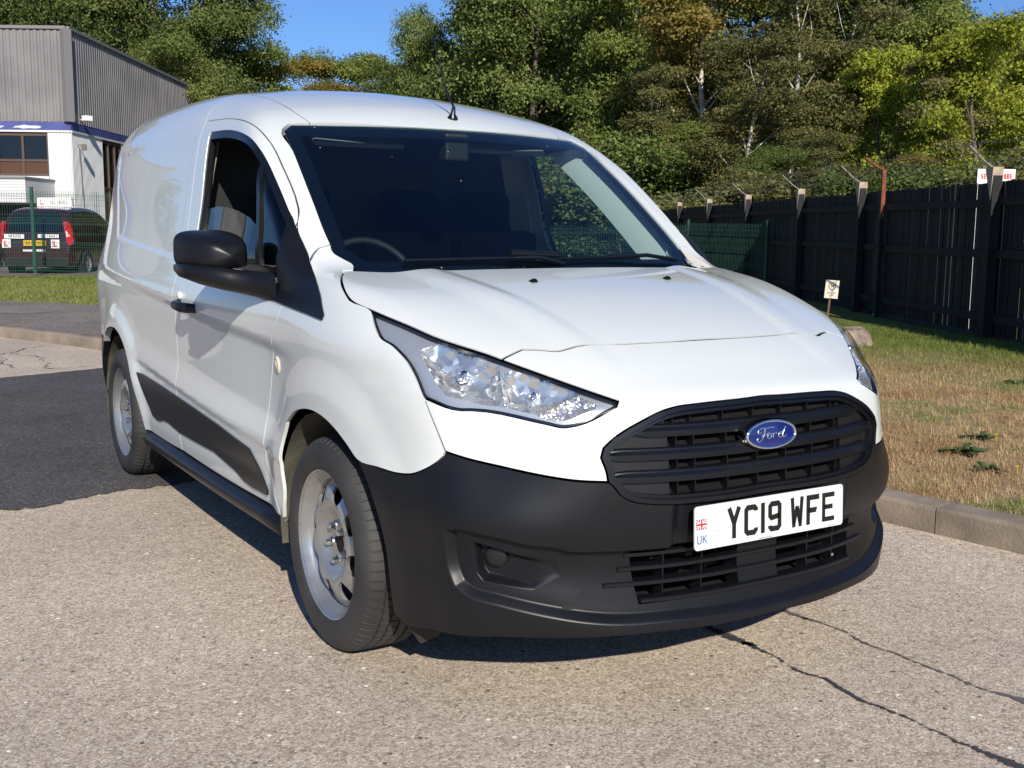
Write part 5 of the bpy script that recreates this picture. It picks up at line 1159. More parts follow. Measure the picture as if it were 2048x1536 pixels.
# ---- bonnet
hood_rear = [(-x, .02+.197*x*x, 1.1) for x in (.60, .45, .30, .15, 0)]
half = L([(0, -.640, .934)], R_('hood_front'), np.array(O['lamp_top'])[:4][::-1], O['hood_side'], hood_rear)
bon = panel('bonnet', full(half), 'hood', M_paint, van, step=.014, depth=.004, gap=.0038)[0]
# ---- white panel between the lamps, over the grille
grille_top_c = [(0, -.878, .810)]; grille_bot_c = [(0, -.93, .568)]
half = L([(0, -.640, .934)], R_('hood_front'), O['lamp_top'][3:], R_('lamp_low')[1:], R_('wing_bump')[1:4], O['white_black'], O['grille_up'], grille_top_c)
panel('nose_panel', full(half), 'front', M_paint, van, step=.011, depth=.003, gap=.0036)
mb = MB(); mb.box((0, -.42, .66), (.96, .40, .34)); mb.box((0, 0, .70), (1.2, .45, .40)); mb.build('bonnet_seam_dark_box', M_void, van)  # unseen black boxes added under the bonnet so its shut lines stay dark
# ---- lower bumper
half = L([(0, -.93, .238)], R_('lip_bottom')[:-1], R_('arch_F2'), O['wing_bump'][:-3], O['white_black'], O['grille_dn'], grille_bot_c)
lg = L([(0, -.92, .318)], R_('lowg_bot')[:-1], O['lowg_side'], [(-.30, -.9, .447), (0, -.905, .447)])
rec = to_param(full(L([(0, -.92, .262)], [(-.30, -.91, .268)], R_('fog_out')[1:], R_('fog_top')[::-1][1:], [(-.42, -.87, .452)], [(-.30, -.9, .455)], [(0, -.9, .455)])), 'front')
rec_s = resample(smooth_pl(rec, True), .01); top_l = to_param(L(np.array(O['fog_top'])[1:], [(-.42, -.87, .452)], [(-.20, -.9, .455)], [(.20, -.9, .455)], [(.42, -.87, .452)], mir(np.array(O['fog_top'])[1:])), 'front')
low_l = to_param(L([(-.779, -.629, .500)], O['fog_out'], [(-.30, -.91, .268)], [(0, -.92, .262)], [(.30, -.91, .268)], mir(O['fog_out']), [(.779, -.629, .500)]), 'front'); low_l = resample(smooth_pl(low_l, False), .008, False); top_l = resample(smooth_pl(np.vstack([low_l[:1], top_l, low_l[-1:]]), False, 20), .008, False); rec_s = np.vstack([low_l, top_l[::-1][1:-1]])
pok = to_param(L(np.array(O['fog_bez'])[[6, 1, 2, 3, 4, 5]], [(-.56, -.80, .392), (-.58, -.80, .425)], O['fog_bez'][[8]], O['fog_bez'][[7]]), 'front')
pok_s = smooth_pl(pok, True)
def off_pl(pl, d):      # d > 0 towards the inside of the recess
    t = unit_rows(np.gradient(pl, axis=0)); nn = np.stack([-t[:, 1], t[:, 0]], 1); k = len(pl)//2
    if not inside((pl+nn*.004)[k:k+1], rec_s)[0]: nn = -nn
    return (pl+nn*d)[2:-2]
rs_pok = resample(pok_s, .008); in_pok = inset(pok_s[::2], .010); mid_pok = inset(pok_s[::2], .005); out_pok = inset(pok_s[::2], -.003); in2_pok = inset(pok_s[::2], .013)
def bump_disp(v, P):
    out = np.zeros(len(v))
    i = inside(v, rec_s); out += np.where(i, .022*np.minimum(np.clip(dist_pl(v, low_l, False)/.019, 0, 1), np.clip(dist_pl(v, top_l, False)/.006, 0, 1)), 0)
    for s in (1, -1):
        q = v*[s, 1]
        j = inside(q, pok_s); d2 = dist_pl(q, pok_s); fade = 1-.9*sstep(-.70, -.585, -np.abs(P[:, 0]))
        out += np.where(j, .030*np.clip(d2/.010, 0, 1)*fade, 0)
    # rib on which the number plate sits and the step of the upper edge
    out = out+.016*sstep(.31, .28, np.abs(P[:, 0]))*sstep(.435, .455, P[:, 2])*sstep(.585, .565, P[:, 2])
    return out
panel('front_bumper', full(half), 'front', M_blk, van, holes=[full(lg)], step=.0075, depth=.03, disp=bump_disp, cons_par=[low_l, off_pl(low_l, -.003), off_pl(low_l, .0035), (off_pl(low_l, .0095), .015), off_pl(low_l, .0155), off_pl(low_l, .019), off_pl(low_l, .022), off_pl(top_l, -.003), top_l, (off_pl(top_l, .003), .009), off_pl(top_l, .006), off_pl(top_l, .009)]+[q*[s, 1] for s in (1, -1) for q in (rs_pok, out_pok, mid_pok, in_pok, in2_pok)]+[(mid_pok*[s, 1], .010) for s in (1, -1)])
# towing eye cover and blank fog lamp covers
panel('towing_eye_cover', O['towcap'], 'front', M_blk, van, step=.006, depth=.004, gap=0, off=.0012)
for s in (1, -1):
    c = np.array([O['fog_c'][0]])*[s, 1, 1]; g = grad(c, f_low)[0]; c = c[0]-g*.040
    mb = MB(); mb.lathe([(-.004, .0001), (-.003, .015), (0, .0265), (.004, .029), (.02, .029)], 40, 'z')
    o = mb.build('fog_lamp_cover', M_trim, van); o.matrix_local = Matrix.Translation(Vector(c)) @ (-Vector(g)).to_track_quat('Z', 'Y').to_matrix().to_4x4()
# ---- wings, doors, side panels (right-hand side and its mirror image)
half = L(O['wing_seam_A'], O['door_front'][1:], O['arch_F'], O['wing_bump'][1:], O['lamp_rear'][1:], O['hood_side'], [(-.700, .165, 1.112)], O['ws_edge'][:3])
wings = panel('front_wing', half, 'side', M_paint, van, step=.012, both=True, depth=.011, n_sm=4)
win = O['window']
door = L(O['door_top'], O['door_front'][1:], [(-.843, .70, .302), (-.846, 1.10, .305)], R_('B_seam'))
doors = panel('front_door', door, 'side', M_paint, van, holes=[win], step=.012, both=True, depth=.030, n_sm=4)
def roof_pt(x, y): return from_param(np.array([[x, y]]), 'roof')[0]
TRI = np.array(O['ws_edge'][10]); rs = [TRI, roof_pt(-.549, .95), roof_pt(-.556, 1.2), roof_pt(-.56, 1.6)]; rs2 = [roof_pt(-.56, y) for y in (1.6, 2.1, 2.7, 3.15, 3.38)]
fr = L(O['ws_edge'][3:10], rs, [O['cross_seam'][0]], O['door_top'], R_('wing_seam_A')[1:])
panel('cab_side_frame', fr, 'side', M_paint, van, step=.012, both=True, depth=.03, n_sm=4, gap=.0016)
rear_y = 3.40
back_edge = from_param(np.array([[rear_y, .85*a] for a in (.95, .7, .45, .2, 0, -.12)]), 'side')
archR = [(-.816, 2.955, .645), (-.84, 2.90, .682), (-.87, 2.82, .715), (-.877, 2.738, .730)]+[tuple(p) for p in np.array(O['arch_R'])[1:6][::-1]]+[(-.850, 2.185, .305)]
rp = L(np.array(O['B_seam']), [(-.846, 1.75, .305), (-.846, 2.10, .305)], archR[::-1], back_edge[::-1], rs2[::-1], [O['cross_seam'][0]])
panel('rear_side_panel', rp, 'side', M_paint, van, step=.012, both=True, depth=.03, n_sm=3, gap=.0016)
rb = [(-.816, 2.955, .643), (-.84, 3.02, .56), (-.84, 3.055, .45), (-.84, 3.06, .29), (-.80, 3.40, .27), (-.80, 3.42, .645)]
panel('rear_bumper_corner', rb, 'side', M_blk, van, step=.02, both=True, depth=.03, smooth=False)
# ---- roof
half = L([(0, .812, 1.61)], [(-.30, .838, 1.605)], [(-.45, .872, 1.6)], rs, rs2, [(0, 3.40, 1.8)])
def roof_disp(v, P):
    return np.zeros(len(v))
panel('roof_panel', full(half), 'roof', M_paint, van, step=.022, depth=.02, gap=.003)
# rear end and floor
mb = MB(); xs = np.linspace(-.78, .78, 25)
prof = [(.30, .02), (.60, .03), (.9, .045), (1.2, .045), (1.5, .03), (1.7, .0)]
mb = MB()
ring = []
for z, b in [(.30, 0), (.64, .0), (.9, .0), (1.2, 0), (1.4, 0), (1.6, 0), (1.70, 0), (1.76, 0)]:
    px_ = surf_x([3.40], [min(z, 1.74)])[0]; w = abs(px_[0]) if not np.isnan(px_[0]) else .55
    ring.append([(x*w, 3.40+.05*(1-abs(x)**4), z) for x in np.linspace(-1, 1, 15)])
v = [p for r in ring for p in r]; f = [(i*15+k, i*15+k+1, (i+1)*15+k+1, (i+1)*15+k) for i in range(len(ring)-1) for k in range(14)]
mb.add(v, f, 0, True); mb.build('rear_door', M_paint, van)
mb = MB(); mb.box((0, 1.33, .335), (1.0, 4.0, .11)); mb.box((0, 1.33, .34), (1.62, 1.75, .10)); mb.box((0, 3.18, .36), (1.5, .38, .12)); mb.box((0, -.62, .40), (1.1, .25, .2))
mb.box((0, -.35, .30), (.9, .5, .12))
mb.build('underbody', M_void, van)
# ---- sills
for s in (-1, 1):
    mb = MB(); pr = [(.800, .305), (.838, .303), (.868, .285), (.872, .262), (.858, .238), (.80, .225)]
    ys = [.40, .42]+list(np.linspace(.6, 2.0, 12))+[2.16, 2.19]
    v = []; 
    for k, y in enumerate(ys):
        e = -.02 if k in (0, len(ys)-1) else 0
        v += [(s*(x+e+float(PY(y))*.8), y, z-e*.2) for x, z in pr]
    n = len(pr); f = [(i*n+k, i*n+k+1, (i+1)*n+k+1, (i+1)*n+k) for i in range(len(ys)-1) for k in range(n-1)]
    f += [tuple(range(n)), tuple(reversed(range((len(ys)-1)*n, len(ys)*n)))]
    mb.add(v, f, 0, True); o = mb.build('sill_moulding', M_blk, van); o.data.set_sharp_from_angle(angle=radians(50))
# ---- black lower door trim, cut at the door seam
tr_ = np.array(O['trim']); 
for o in panel('side_rubbing_panel', tr_, 'side', M_trim, van, step=.012, both=True, depth=.009, gap=0, off=.007, n_sm=3): pass
# ---- wheel arches inside
for y0 in (0, 2.662):
    for s in (-1, 1):
        mb = MB(); n = 28; R0 = .402
        out = []; 
        for k in range(n+1):
            a = -0.25+(pi+.5)*k/n
            for x in ((.846 if a < 1.25 else .80), .56): out.append((s*x, y0+R0*cos(a), .315+R0*.97*sin(a)))
        f = [(2*k, 2*k+1, 2*k+3, 2*k+2) for k in range(n)]
        mb.add(out, f, 0, True)
        back = [(s*.56, y0+R0*cos(-0.25+(pi+.5)*k/n), .315+R0*.97*sin(-0.25+(pi+.5)*k/n)) for k in range(n+1)]
        mb.add(back, [tuple(range(n+1))], 1)
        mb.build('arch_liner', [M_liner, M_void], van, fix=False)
mb = MB(); mb.box((-.77, 3.085, .40), (.13, .014, .30)); mb.build('mud_flap', M_rubber, van); mb = MB(); mb.box((.77, 3.085, .40), (.13, .014, .30)); mb.build('mud_flap', M_rubber, van)
for s in (-1, 1):
    mb = MB(); mb.prism([(-.115, 0), (.105, 0), (.115, -.045), (.02, -.105), (-.035, -.112), (-.10, -.03)], -.004, .004, Matrix.Translation((s*-.70, -.405, .232)) @ Matrix.Rotation(s*.22, 4, 'Z') @ Matrix.Rotation(pi/2+.25, 4, 'X'))
    mb.build('wheel_deflector', M_rubber, van)

# ---- windscreen
wse = np.array(O['ws_edge'])
half = L([(0, .04, 1.070)], [(-.45, .05, 1.072)], [(-.62, .1, 1.085)], [(-.655, .2, 1.10)], [wse[1], wse[2]], wse[3:10], [(-.45, .868, 1.599), (-.30, .838, 1.603), (0, .812, 1.606)])
wso = full(half); wsq = smooth_pl(to_param(wso, 'ws'))
panel('windscreen', wso, 'ws', M_wsg, van, step=.03, depth=0, gap=.004, off=-.002)
ins = inset(resample(wsq, .03), .046); ins[:, 1] = np.clip(ins[:, 1], 1.13, 1.575)
# black border printed on the glass
panel('windscreen_border', wsq, 'ws', M_frit, van, holes=[ins], step=.02, depth=0, gap=.003, off=-.007, smooth=False) if False else None
q = wsq.copy()
_o = panel.__globals__
def panel_par(name, outq, holeq, kind, m, parent, step=.02, off=0, depth=0, f=None):
    o = resample(outq, step*.8); o = o if area2(o) > 0 else o[::-1]; h = [resample(hq, step*.8) for hq in holeq]
    v, F_, bd = cdt(o, h, step); P = from_param(v, kind, f)
    bad = np.isnan(P[:, 0]); good = np.where(~bad)[0]
    for i in np.where(bad)[0]: P[i] = P[good[np.argmin(((v[good]-v[i])**2).sum(1))]]
    N = grad(P, f or f_body); t = F_[len(F_)//2]
    if np.cross(P[t[1]]-P[t[0]], P[t[2]]-P[t[0]]) @ N[t[0]] < 0: F_ = F_[:, ::-1]; bd = [(b, a) for a, b in bd]
    return link(name, surf_mesh(name, P+N*off, N, F_, bd, depth), m, parent)
ws_obj = [c for c in van.children if c.name.startswith('windscreen')][0]
panel_par('windscreen_border', inset(resample(wsq, .02), .004), [smooth_pl(ins[::3])], 'ws', M_frit, ws_obj, off=-.006, f=f_green)
# cowl strip below the glass
mb = MB(); v = []
for x in np.linspace(-.73, .73, 31):
    yr = .02+.197*x*x; z = float(Hh(x, yr))
    v += [(x, yr+.004, z-.012), (x, yr+.03, z-.035), (x, yr+.12, z-.03)]
mb.add(v, [(3*i+k, 3*i+3+k, 3*i+4+k, 3*i+1+k) for i in range(30) for k in (0, 1)], 0, True); mb.build('scuttle_panel', M_blk, van)
for s in (1,):
    P = on_surf([(s*.665, .20, 1.11), (s*.70, .19, 1.115), (s*.735, .14, 1.10), (s*.70, .30, 1.17)], off=-.004)
    mb = MB(); mb.add(P, [(0, 2, 3)]); mb.add([(p[0], p[1], p[2]) for p in P-[0, 0, .01]], [(0, 1, 2)]); mb.build('scuttle_corner', M_beige if s > 0 else M_blk, van)
# wipers and washer jets
def wiper(p0, p1, p2):
    mb = MB(); mb.tube([p0, ((p0[0]+p1[0])/2, (p0[1]+p1[1])/2-.004, (p0[2]+p1[2])/2+.012), p1], .007, 8)
    mb.tube([p1, p2], .006, 6); mb.build('wiper_arm', M_gblk, van)
def wsp(x, z, off=.012):
    p = from_param(np.array([[x, z]]), 'ws')[0]; return tuple(p+grad(p[None])[0]*off)
wiper(wsp(.06, 1.105), wsp(-.12, 1.125), wsp(-.50, 1.118)); wiper(wsp(.60, 1.112), wsp(.30, 1.125), wsp(.02, 1.12))
mb = MB(); mb.tube([wsp(.05, 1.125, .02), wsp(-.13, 1.130, .022)], .012, 8, rs=[.011, .013]); mb.build('wiper_arm', M_gblk, van)
for x in (-.253, .253):
    z = float(Hh(x, -.165)); mb = MB(); mb.add([(x-.011, -.180, z), (x+.011, -.180, z), (x+.009, -.150, z+.001), (x-.009, -.150, z+.001), (x-.006, -.172, z+.010), (x+.006, -.172, z+.010)],
        [(0, 1, 5, 4), (1, 2, 5), (2, 3, 4, 5), (3, 0, 4)]); mb.build('washer_jet', M_gblk, van)
# aerial
b = roof_pt(.051, .905); g = grad(b[None])[0]
mb = MB(); mb.tube([b-g*.004, b+g*.004, b+g*.02+[0, .006, 0], b+g*.05+[0, .012, 0]], .01, 14, rs=[.022, .020, .010, .006])
mb.tube([b+g*.045+[0, .010, 0], b+[-.004, .06, .13]], .0045, 8); mb.tube([b+[-.004, .06, .13], b+[-.012, .13, .30], b+[-.02, .18, .43]], .002, 6, rs=[.0035, .0022, .0014]); mb.build('aerial', M_gblk, van)

# ---- side windows
for s, dr in ((-1, doors[0]), (1, doors[1])):
    mk = (lambda A: A) if s < 0 else (lambda A: A*[-1, 1, 1])
    wq = smooth_pl(to_param(win, 'side'), True, 40); wq = resample(wq, .012); wq = wq if area2(wq) > 0 else wq[::-1]
    inn = inset(wq, .020)
    def half_panel(name, o, h, m_, off, depth=0):
        v, F_, bd = cdt(o, h, .02); P = from_param(v, 'side'); bad = np.isnan(P[:, 0])
        N = grad(P); t = F_[len(F_)//2]
        if np.cross(P[t[1]]-P[t[0]], P[t[2]]-P[t[0]]) @ N[t[0]] < 0: F_ = F_[:, ::-1]; bd = [(b, a) for a, b in bd]
        P = P+N*off
        if s > 0: P = P*[-1, 1, 1]; N = N*[-1, 1, 1]; F_ = F_[:, ::-1]; bd = [(b, a) for a, b in bd]
        return link(name, surf_mesh(name, P, N, F_, bd, depth), m_, dr)
    half_panel('window_seal', wq, [inn], M_gblk, -.004, .02)
    # divider bar and quarter light
    d0, d1 = to_param(np.array(O['divider'])[1:3], 'side'); dv = (d1-d0)/np.linalg.norm(d1-d0); dn = np.array([-dv[1], dv[0]])
    if dn[0] < 0: dn = -dn
    def clip(poly, p, n, keep):   # half-plane clip
        out = []; 
        for i in range(len(poly)):
            a, b2 = poly[i], poly[(i+1) % len(poly)]; da, db = keep*np.dot(a-p, n), keep*np.dot(b2-p, n)
            if da >= 0: out.append(a)
            if da*db < 0: out.append(a+(b2-a)*da/(da-db))
        return np.array(out)
    qf = clip(inset(wq, .014), d0-dn*.011, dn, -1); rr = clip(inset(wq, .014), d0+dn*.011, dn, 1)
    half_panel('quarter_light', resample(qf, .02), [], M_sgl, -.014)
    bar = clip(clip(inset(wq, .006), d0-dn*.013, dn, 1), d0+dn*.012, dn, -1)
    half_panel('divider_bar', resample(bar, .02), [], M_gblk, -.006, .02)
    if s < 0:
        gt = to_param(np.array(O['glass_top']), 'side'); low = []
        rr2 = resample(rr, .02)
        ytop = lambda y: np.interp(y, gt[::-1, 0], gt[::-1, 1])
        keep = rr2[rr2[:, 1] < ytop(rr2[:, 0])-.004]; 
        i0 = int(np.argmax(np.linalg.norm(keep-np.roll(keep, 1, 0), axis=1))); keep = np.roll(keep, -i0, 0)
        tops = gt if keep[-1][0] > keep[0][0] else gt[::-1]
        if keep[-1][0] > keep[0][0]: tops = gt[np.argsort(-gt[:, 0])]
        else: tops = gt[np.argsort(gt[:, 0])]
        o_ = smooth_pl(np.vstack([keep, tops[1:-1]]), True, 20, 2)
        half_panel('door_glass', resample(o_, .02), [], M_sgl, -.020)
    else: half_panel('door_glass', resample(rr, .02), [], M_sgl, -.020)
# ---- black mirror sail, mirror
sail_o = panel('mirror_base', O['sail'], 'side', M_blk, van, step=.010, both=True, depth=.008, gap=0, off=.005, n_sm=4, ang=50)
def mirror(s):
    root = None
    # shell: superellipsoid half facing forward, sections along y
    cx, cz = .972, 1.148
    secs = []; ny, na = 14, 40; v = []
    for i in range(ny+1):
        t = i/ny                      # 0 rear rim .. 1 front crown
        r = (1-t**2.6)**(1/2.3) if t < 1 else 0
        y = .755-.185*t
        for k in range(na):
            a = 2*pi*k/na; ca, sa = cos(a), sin(a); e = .50
            X = abs(ca)**e*(1 if ca > 0 else -1); Z = abs(sa)**e*(1 if sa > 0 else -1)
            hw = .097; hh = .069
            x = cx+X*hw*r-.040*t; z = cz+Z*hh*r*(1-.10*X)+.004*X-.016*t
            z = max(z, 1.092-.010*X)
            yy = y-.030*(1-(x-.87)/.2)*(1-t) 
            v.append((s*x, yy, z))
    f = [(i*na+k, i*na+(k+1) % na, (i+1)*na+(k+1) % na, (i+1)*na+k) for i in range(ny) for k in range(na)]
    mb = MB(); mb.add(v, f, 0, True)
    sh = mb.build('wing_mirror', M_blk, van)
    mb = MB(); mb.add(v[:na], [tuple(range(na))]); mb.build('mirror_glass', M_chrome, sh)
    # lower case and arm
    mb = MB(); v2 = []
    S_ = [(1.067, .735, 1.094, .012, .034), (1.058, .70, 1.086, .022, .062), (1.0, .655, 1.072, .033, .088), (.95, .62, 1.062, .037, .094), (.90, .59, 1.052, .038, .082), (.872, .52, 1.048, .042, .074), (.850, .46, 1.042, .046, .074)]
    n2 = 16
    for x, y, z, hz, hy in S_:
        for k in range(n2):
            a = 2*pi*k/n2; v2.append((s*x, y+hy*abs(cos(a))**.6*(1 if cos(a) > 0 else -1), z+hz*abs(sin(a))**.6*(1 if sin(a) > 0 else -1)))
    f = [(i*n2+k, i*n2+(k+1) % n2, (i+1)*n2+(k+1) % n2, (i+1)*n2+k) for i in range(len(S_)-1) for k in range(n2)]+[tuple(range(n2))]
    mb.add(v2, f, 0, True); mb.build('mirror_arm', M_blk, sh)
mirror(-1); mirror(1)
# ---- door handles, indicator, fuel flap line
for s in (-1, 1):
    dr = doors[0] if s < 0 else doors[1]
    P = surf_x([1.20, 1.27, 1.34, 1.40], [.925, .926, .928, .930])
    mb = MB(); pts = [(s*(abs(P[0, 0])-.004), 1.195, .924), (s*(abs(P[0, 0])+.030), 1.225, .926), (s*(abs(P[1, 0])+.040), 1.29, .928), (s*(abs(P[2, 0])+.036), 1.35, .930), (s*(abs(P[3, 0])-.004), 1.405, .932)]
    pts = [tuple(p) for p in smooth_pl(pts, False, 80, 5)]
    mb.tube(pts, .014, 12, rs=[.015+.002*sin(i*.3) for i in range(len(pts))])
    for i, q in enumerate(mb.v): mb.v[i] = (q[0], q[1], .928+(q[2]-.928)*1.15)
    mb.build('door_handle', M_blk, dr)
    mb = MB(); c = surf_x([1.395], [.965])[0]; mb.lathe([(0, .016), (.010, .016), (.014, .012), (.015, .0001)], 20, 'x'); o = mb.build('lock_cover', M_paint, dr); o.location = (s*abs(c[0]), 1.39, .962)
    if s < 0: o.rotation_euler = (0, 0, pi)
    c = on_surf([O['indic'][0]])[0]; g = grad(c[None])[0]; g = g if s < 0 else g*[-1, 1, 1]; c = c if s < 0 else c*[-1, 1, 1]
    mb = MB(); mb.lathe([(-.004, .024), (.003, .022), (.006, .018), (.004, .015), (.008, .010), (.009, .0001)], 28, 'z'); 
    for i, q in enumerate(mb.v): mb.v[i] = (q[0]*1.0, q[1]*1.25, q[2])
    o = mb.build('side_indicator', mat('indicator_lens', (.62, .56, .44), .15, coat=1), wings[0 if s < 0 else 1]); o.matrix_local = Matrix.Translation(Vector(c)) @ Vector(g).to_track_quat('Z', 'Y').to_matrix().to_4x4()

# ---- headlights
zz = lambda p: p
lamp = L(O['lamp_rear'], O['lamp_top'][1:], R_('lamp_low')[1:-1])
lamps = panel('headlight', lamp, 'front', M_lens, van, step=.012, both=True, depth=0, gap=.004, n_sm=4, off=.0)
lq = smooth_pl(to_param(lamp, 'front'), True, 28, 5); lq = resample(lq, .01); lq = lq if area2(lq) > 0 else lq[::-1]
def lamp_part(name, oq, holes, m_, off, depth=0, disp=None, step=.008):
    oq = resample(oq, step*.8); oq = oq if area2(oq) > 0 else oq[::-1]
    v, F_, bd = cdt(oq, [resample(h, step) for h in holes], step); P = from_param(v, 'front'); N = grad(P, f_low); t = F_[len(F_)//2]
    if np.cross(P[t[1]]-P[t[0]], P[t[2]]-P[t[0]]) @ N[t[0]] < 0: F_ = F_[:, ::-1]; bd = [(b, a) for a, b in bd]
    D = off if disp is None else off-disp(v)
    P = P+N*(D[:, None] if disp is not None else D)
    for s, lp in ((1, lamps[0]), (-1, lamps[1])):
        Pm, Nm, Fm, bm_ = (P, N, F_, bd) if s > 0 else (P*[-1, 1, 1], N*[-1, 1, 1], F_[:, ::-1], [(b, a) for a, b in bd])
        me = surf_mesh(name, Pm, Nm, Fm, bm_, depth, custom=disp is None); link(name, me, m_, lp)
rimq = inset(lq, .0045)
lamp_part('lamp_bezel', inset(lq, .001), [smooth_pl(rimq[::2])], M_gblk, -.004, .008)
polys = []
for key in ('lamp_refl', 'lamp_r2', 'lamp_r3'):
    q = smooth_pl(to_param(np.array(O[key]), 'front'), True, 35, 5); q = resample(q, .008); q = q if area2(q) > 0 else q[::-1]; polys.append(inset(q, -.004 if key != 'lamp_r3' else 0))
lamp_part('lamp_housing', lq, polys, M_silver, -.016, .012)
for nm, q, m_, dep in (('main_reflector', polys[0], M_facet, .045), ('inner_reflector', polys[1], M_facet, .038), ('indicator_lamp', polys[2], M_facet2, .014)):
    cen = q.mean(0)
    def bowl(v, q=q, c=cen, d=dep):
        de = dist_pl(v, q); mx = de.max(); return d*(1-(1-np.minimum(de/mx, 1))**2)**.8
    lamp_part(nm, q, [], m_, -.017, 0, bowl)
for s, lp in ((1, lamps[0]), (-1, lamps[1])):
    for key, r_b in (('lamp_refl', .016), ('lamp_r2', .012)):
        c = np.array(O[key]).mean(0)[None]; c = on_surf(c, f_low); g = grad(c, f_low)[0]; c = c[0]-g*.050
        if s < 0: c = c*[-1, 1, 1]; g = g*[-1, 1, 1]
        fw = (g+np.array([0, -1.2, 0])); fw /= np.linalg.norm(fw)
        mb = MB(); mb.tube([c, c+fw*.030, c+fw*.036], r_b, 16, rs=[r_b, r_b*.8, r_b*.3]); mb.build('bulb_cap', M_chrome, lp)
# ---- grille
go = full(L(grille_bot_c, R_('grille_dn')[:-1], O['grille_up'], grille_top_c))
gq = smooth_pl(to_param(go, 'front'), True, 30, 5); gq = resample(gq, .01); gq = gq if area2(gq) > 0 else gq[::-1]
gr_root = panel_par('grille_frame', inset(gq, .001), [smooth_pl(inset(gq, .011)[::2])], 'front', M_gblk, van, step=.01, off=.003, depth=.03, f=f_low)
panel_par('grille_inner_frame', inset(gq, .010), [smooth_pl(inset(gq, .019)[::2])], 'front', M_gblk, gr_root, step=.01, off=-.008, depth=.03, f=f_low)
gz = full(L([(0, 0, .568)], [(p[0], 0, p[2]) for p in R_('grille_dn')[:-1]], [(p[0], 0, p[2]) for p in O['grille_up']], [(0, 0, .808)]))[:, [0, 2]]
def xlim(z, ins=.02):
    a = gz; b = np.roll(gz, -1, 0); c = (a[:, 1] > z) != (b[:, 1] > z); xi = a[c, 0]+(z-a[c, 1])/(b[c, 1]-a[c, 1])*(b[c, 0]-a[c, 0]); return abs(xi).max()-ins
def sweep_bar(name, zc, prof, xl, m_, parent, rec=.012, n=41, taper=True, zbow=0):
    xs = np.linspace(-xl, xl, n); v = []; P = surf_y(xs, np.full(n, zc)); k = len(prof)
    for i, x in enumerate(xs):
        t = 1.0
        if taper: t = min(1, (xl-abs(x))/.05+.35)
        for dy, dz in prof: v.append((x, P[i, 1]+rec+dy, zc+dz*t+zbow*x*x))
    f = [(i*k+j, i*k+(j+1) % k, (i+1)*k+(j+1) % k, (i+1)*k+j) for i in range(n-1) for j in range(k)]+[tuple(range(k)), tuple(reversed(range((n-1)*k, n*k)))]
    mb = MB(); mb.add(v, f, 0, True); o = mb.build(name, m_, parent); o.data.set_sharp_from_angle(angle=radians(25)); return o
barp = [(.0, -.013), (.001, .001), (.009, .009), (.010, .013), (.016, .0165), (.03, .0165), (.03, -.014), (.006, -.0145)]
for zc in (.742, .686, .632):
    sweep_bar('grille_bar', zc, barp, xlim(zc+.01, .012), M_gblk, gr_root, rec=.010, zbow=.02)
# recessed faces between the bars, open in the middle part
for z0, z1 in ((.765, .795), (.703, .726), (.647, .670), (.588, .614)):
    zc = (z0+z1)/2; xl = xlim(zc, .010); h = (z1-z0)/2
    for s in (-1, 1):
        xs = np.linspace(.30, max(xl, .32), 8)*s; P = surf_y(xs, np.full(8, zc)); v = []
        for i, x in enumerate(xs): v += [(x, P[i, 1]+.022, z0-.008), (x, P[i, 1]+.026, z1+.010), (x, P[i, 1]+.06, z1+.010), (x, P[i, 1]+.06, z0-.008)]
        f = [(i*4+j, i*4+(j+1) % 4, (i+1)*4+(j+1) % 4, (i+1)*4+j) for i in range(7) for j in range(4)]+[(0, 1, 2, 3)]
        mb = MB(); mb.add(v, f, 0, False); mb.build('grille_blank', M_trim, gr_root)
    # low shelf of each opening
    xs = np.linspace(-.30, .30, 21); P = surf_y(xs, np.full(21, zc)); v = []
    for i, x in enumerate(xs): v += [(x, P[i, 1]+.030, z0-.006), (x, P[i, 1]+.055, z0+.55*(z1-z0))]
    mb = MB(); mb.add(v, [(2*i, 2*i+2, 2*i+3, 2*i+1) for i in range(20)], 0, True); mb.build('grille_shelf', M_trim, gr_root)
    for x in (-.28, -.23, -.13, -.03, .07, .17, .27):
        y = surf_y([x], [zc])[0, 1]; mb = MB(); mb.box((x, y+.034, zc), (.003, .03, z1-z0+.012)); mb.build('grille_rib', M_gblk, gr_root)
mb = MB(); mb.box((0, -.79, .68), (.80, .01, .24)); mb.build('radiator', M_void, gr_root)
# badge
def Mf(x, z, off=0, y=None):
    p = surf_y([x], [z])[0]
    return p
bc = np.array([0.001, surf_y([0], [.715])[0, 1]-.006, .7165])
mb = MB(); n = 64
def ell(a, b, y): return [(a*cos(2*pi*k/n), y, b*sin(2*pi*k/n)) for k in range(n)]
def ringf(i, j): return [(i*n+k, i*n+(k+1) % n, j*n+(k+1) % n, j*n+k) for k in range(n)]
mb.add(ell(.088, .0385, .030)+ell(.088, .0385, .002)+ell(.086, .0365, -.004)+ell(.080, .0315, -.003)+ell(.0795, .031, 0), ringf(0, 1)+ringf(1, 2)+ringf(2, 3)+ringf(3, 4), 0, True)
badge = mb.build('badge', M_chrome, gr_root); badge.location = bc; badge.rotation_euler = (radians(-6), 0, 0)
mb = MB(); mb.add(ell(.0795, .031, 0)+[(0, -.003, 0)]+ell(.05, .019, -.002), [(k, (k+1) % n, n+1+(k+1) % n, n+1+k) for k in range(n)]+[(n, n+1+k, n+1+(k+1) % n) for k in range(n)], 0, True)
mb.build('badge_face', M_blue, badge) if False else None
fo = mb.build('badge_face', M_blue); fo.location = (bc[0], bc[1], bc[2]); fo.rotation_euler = badge.rotation_euler; fo.parent = gr_root
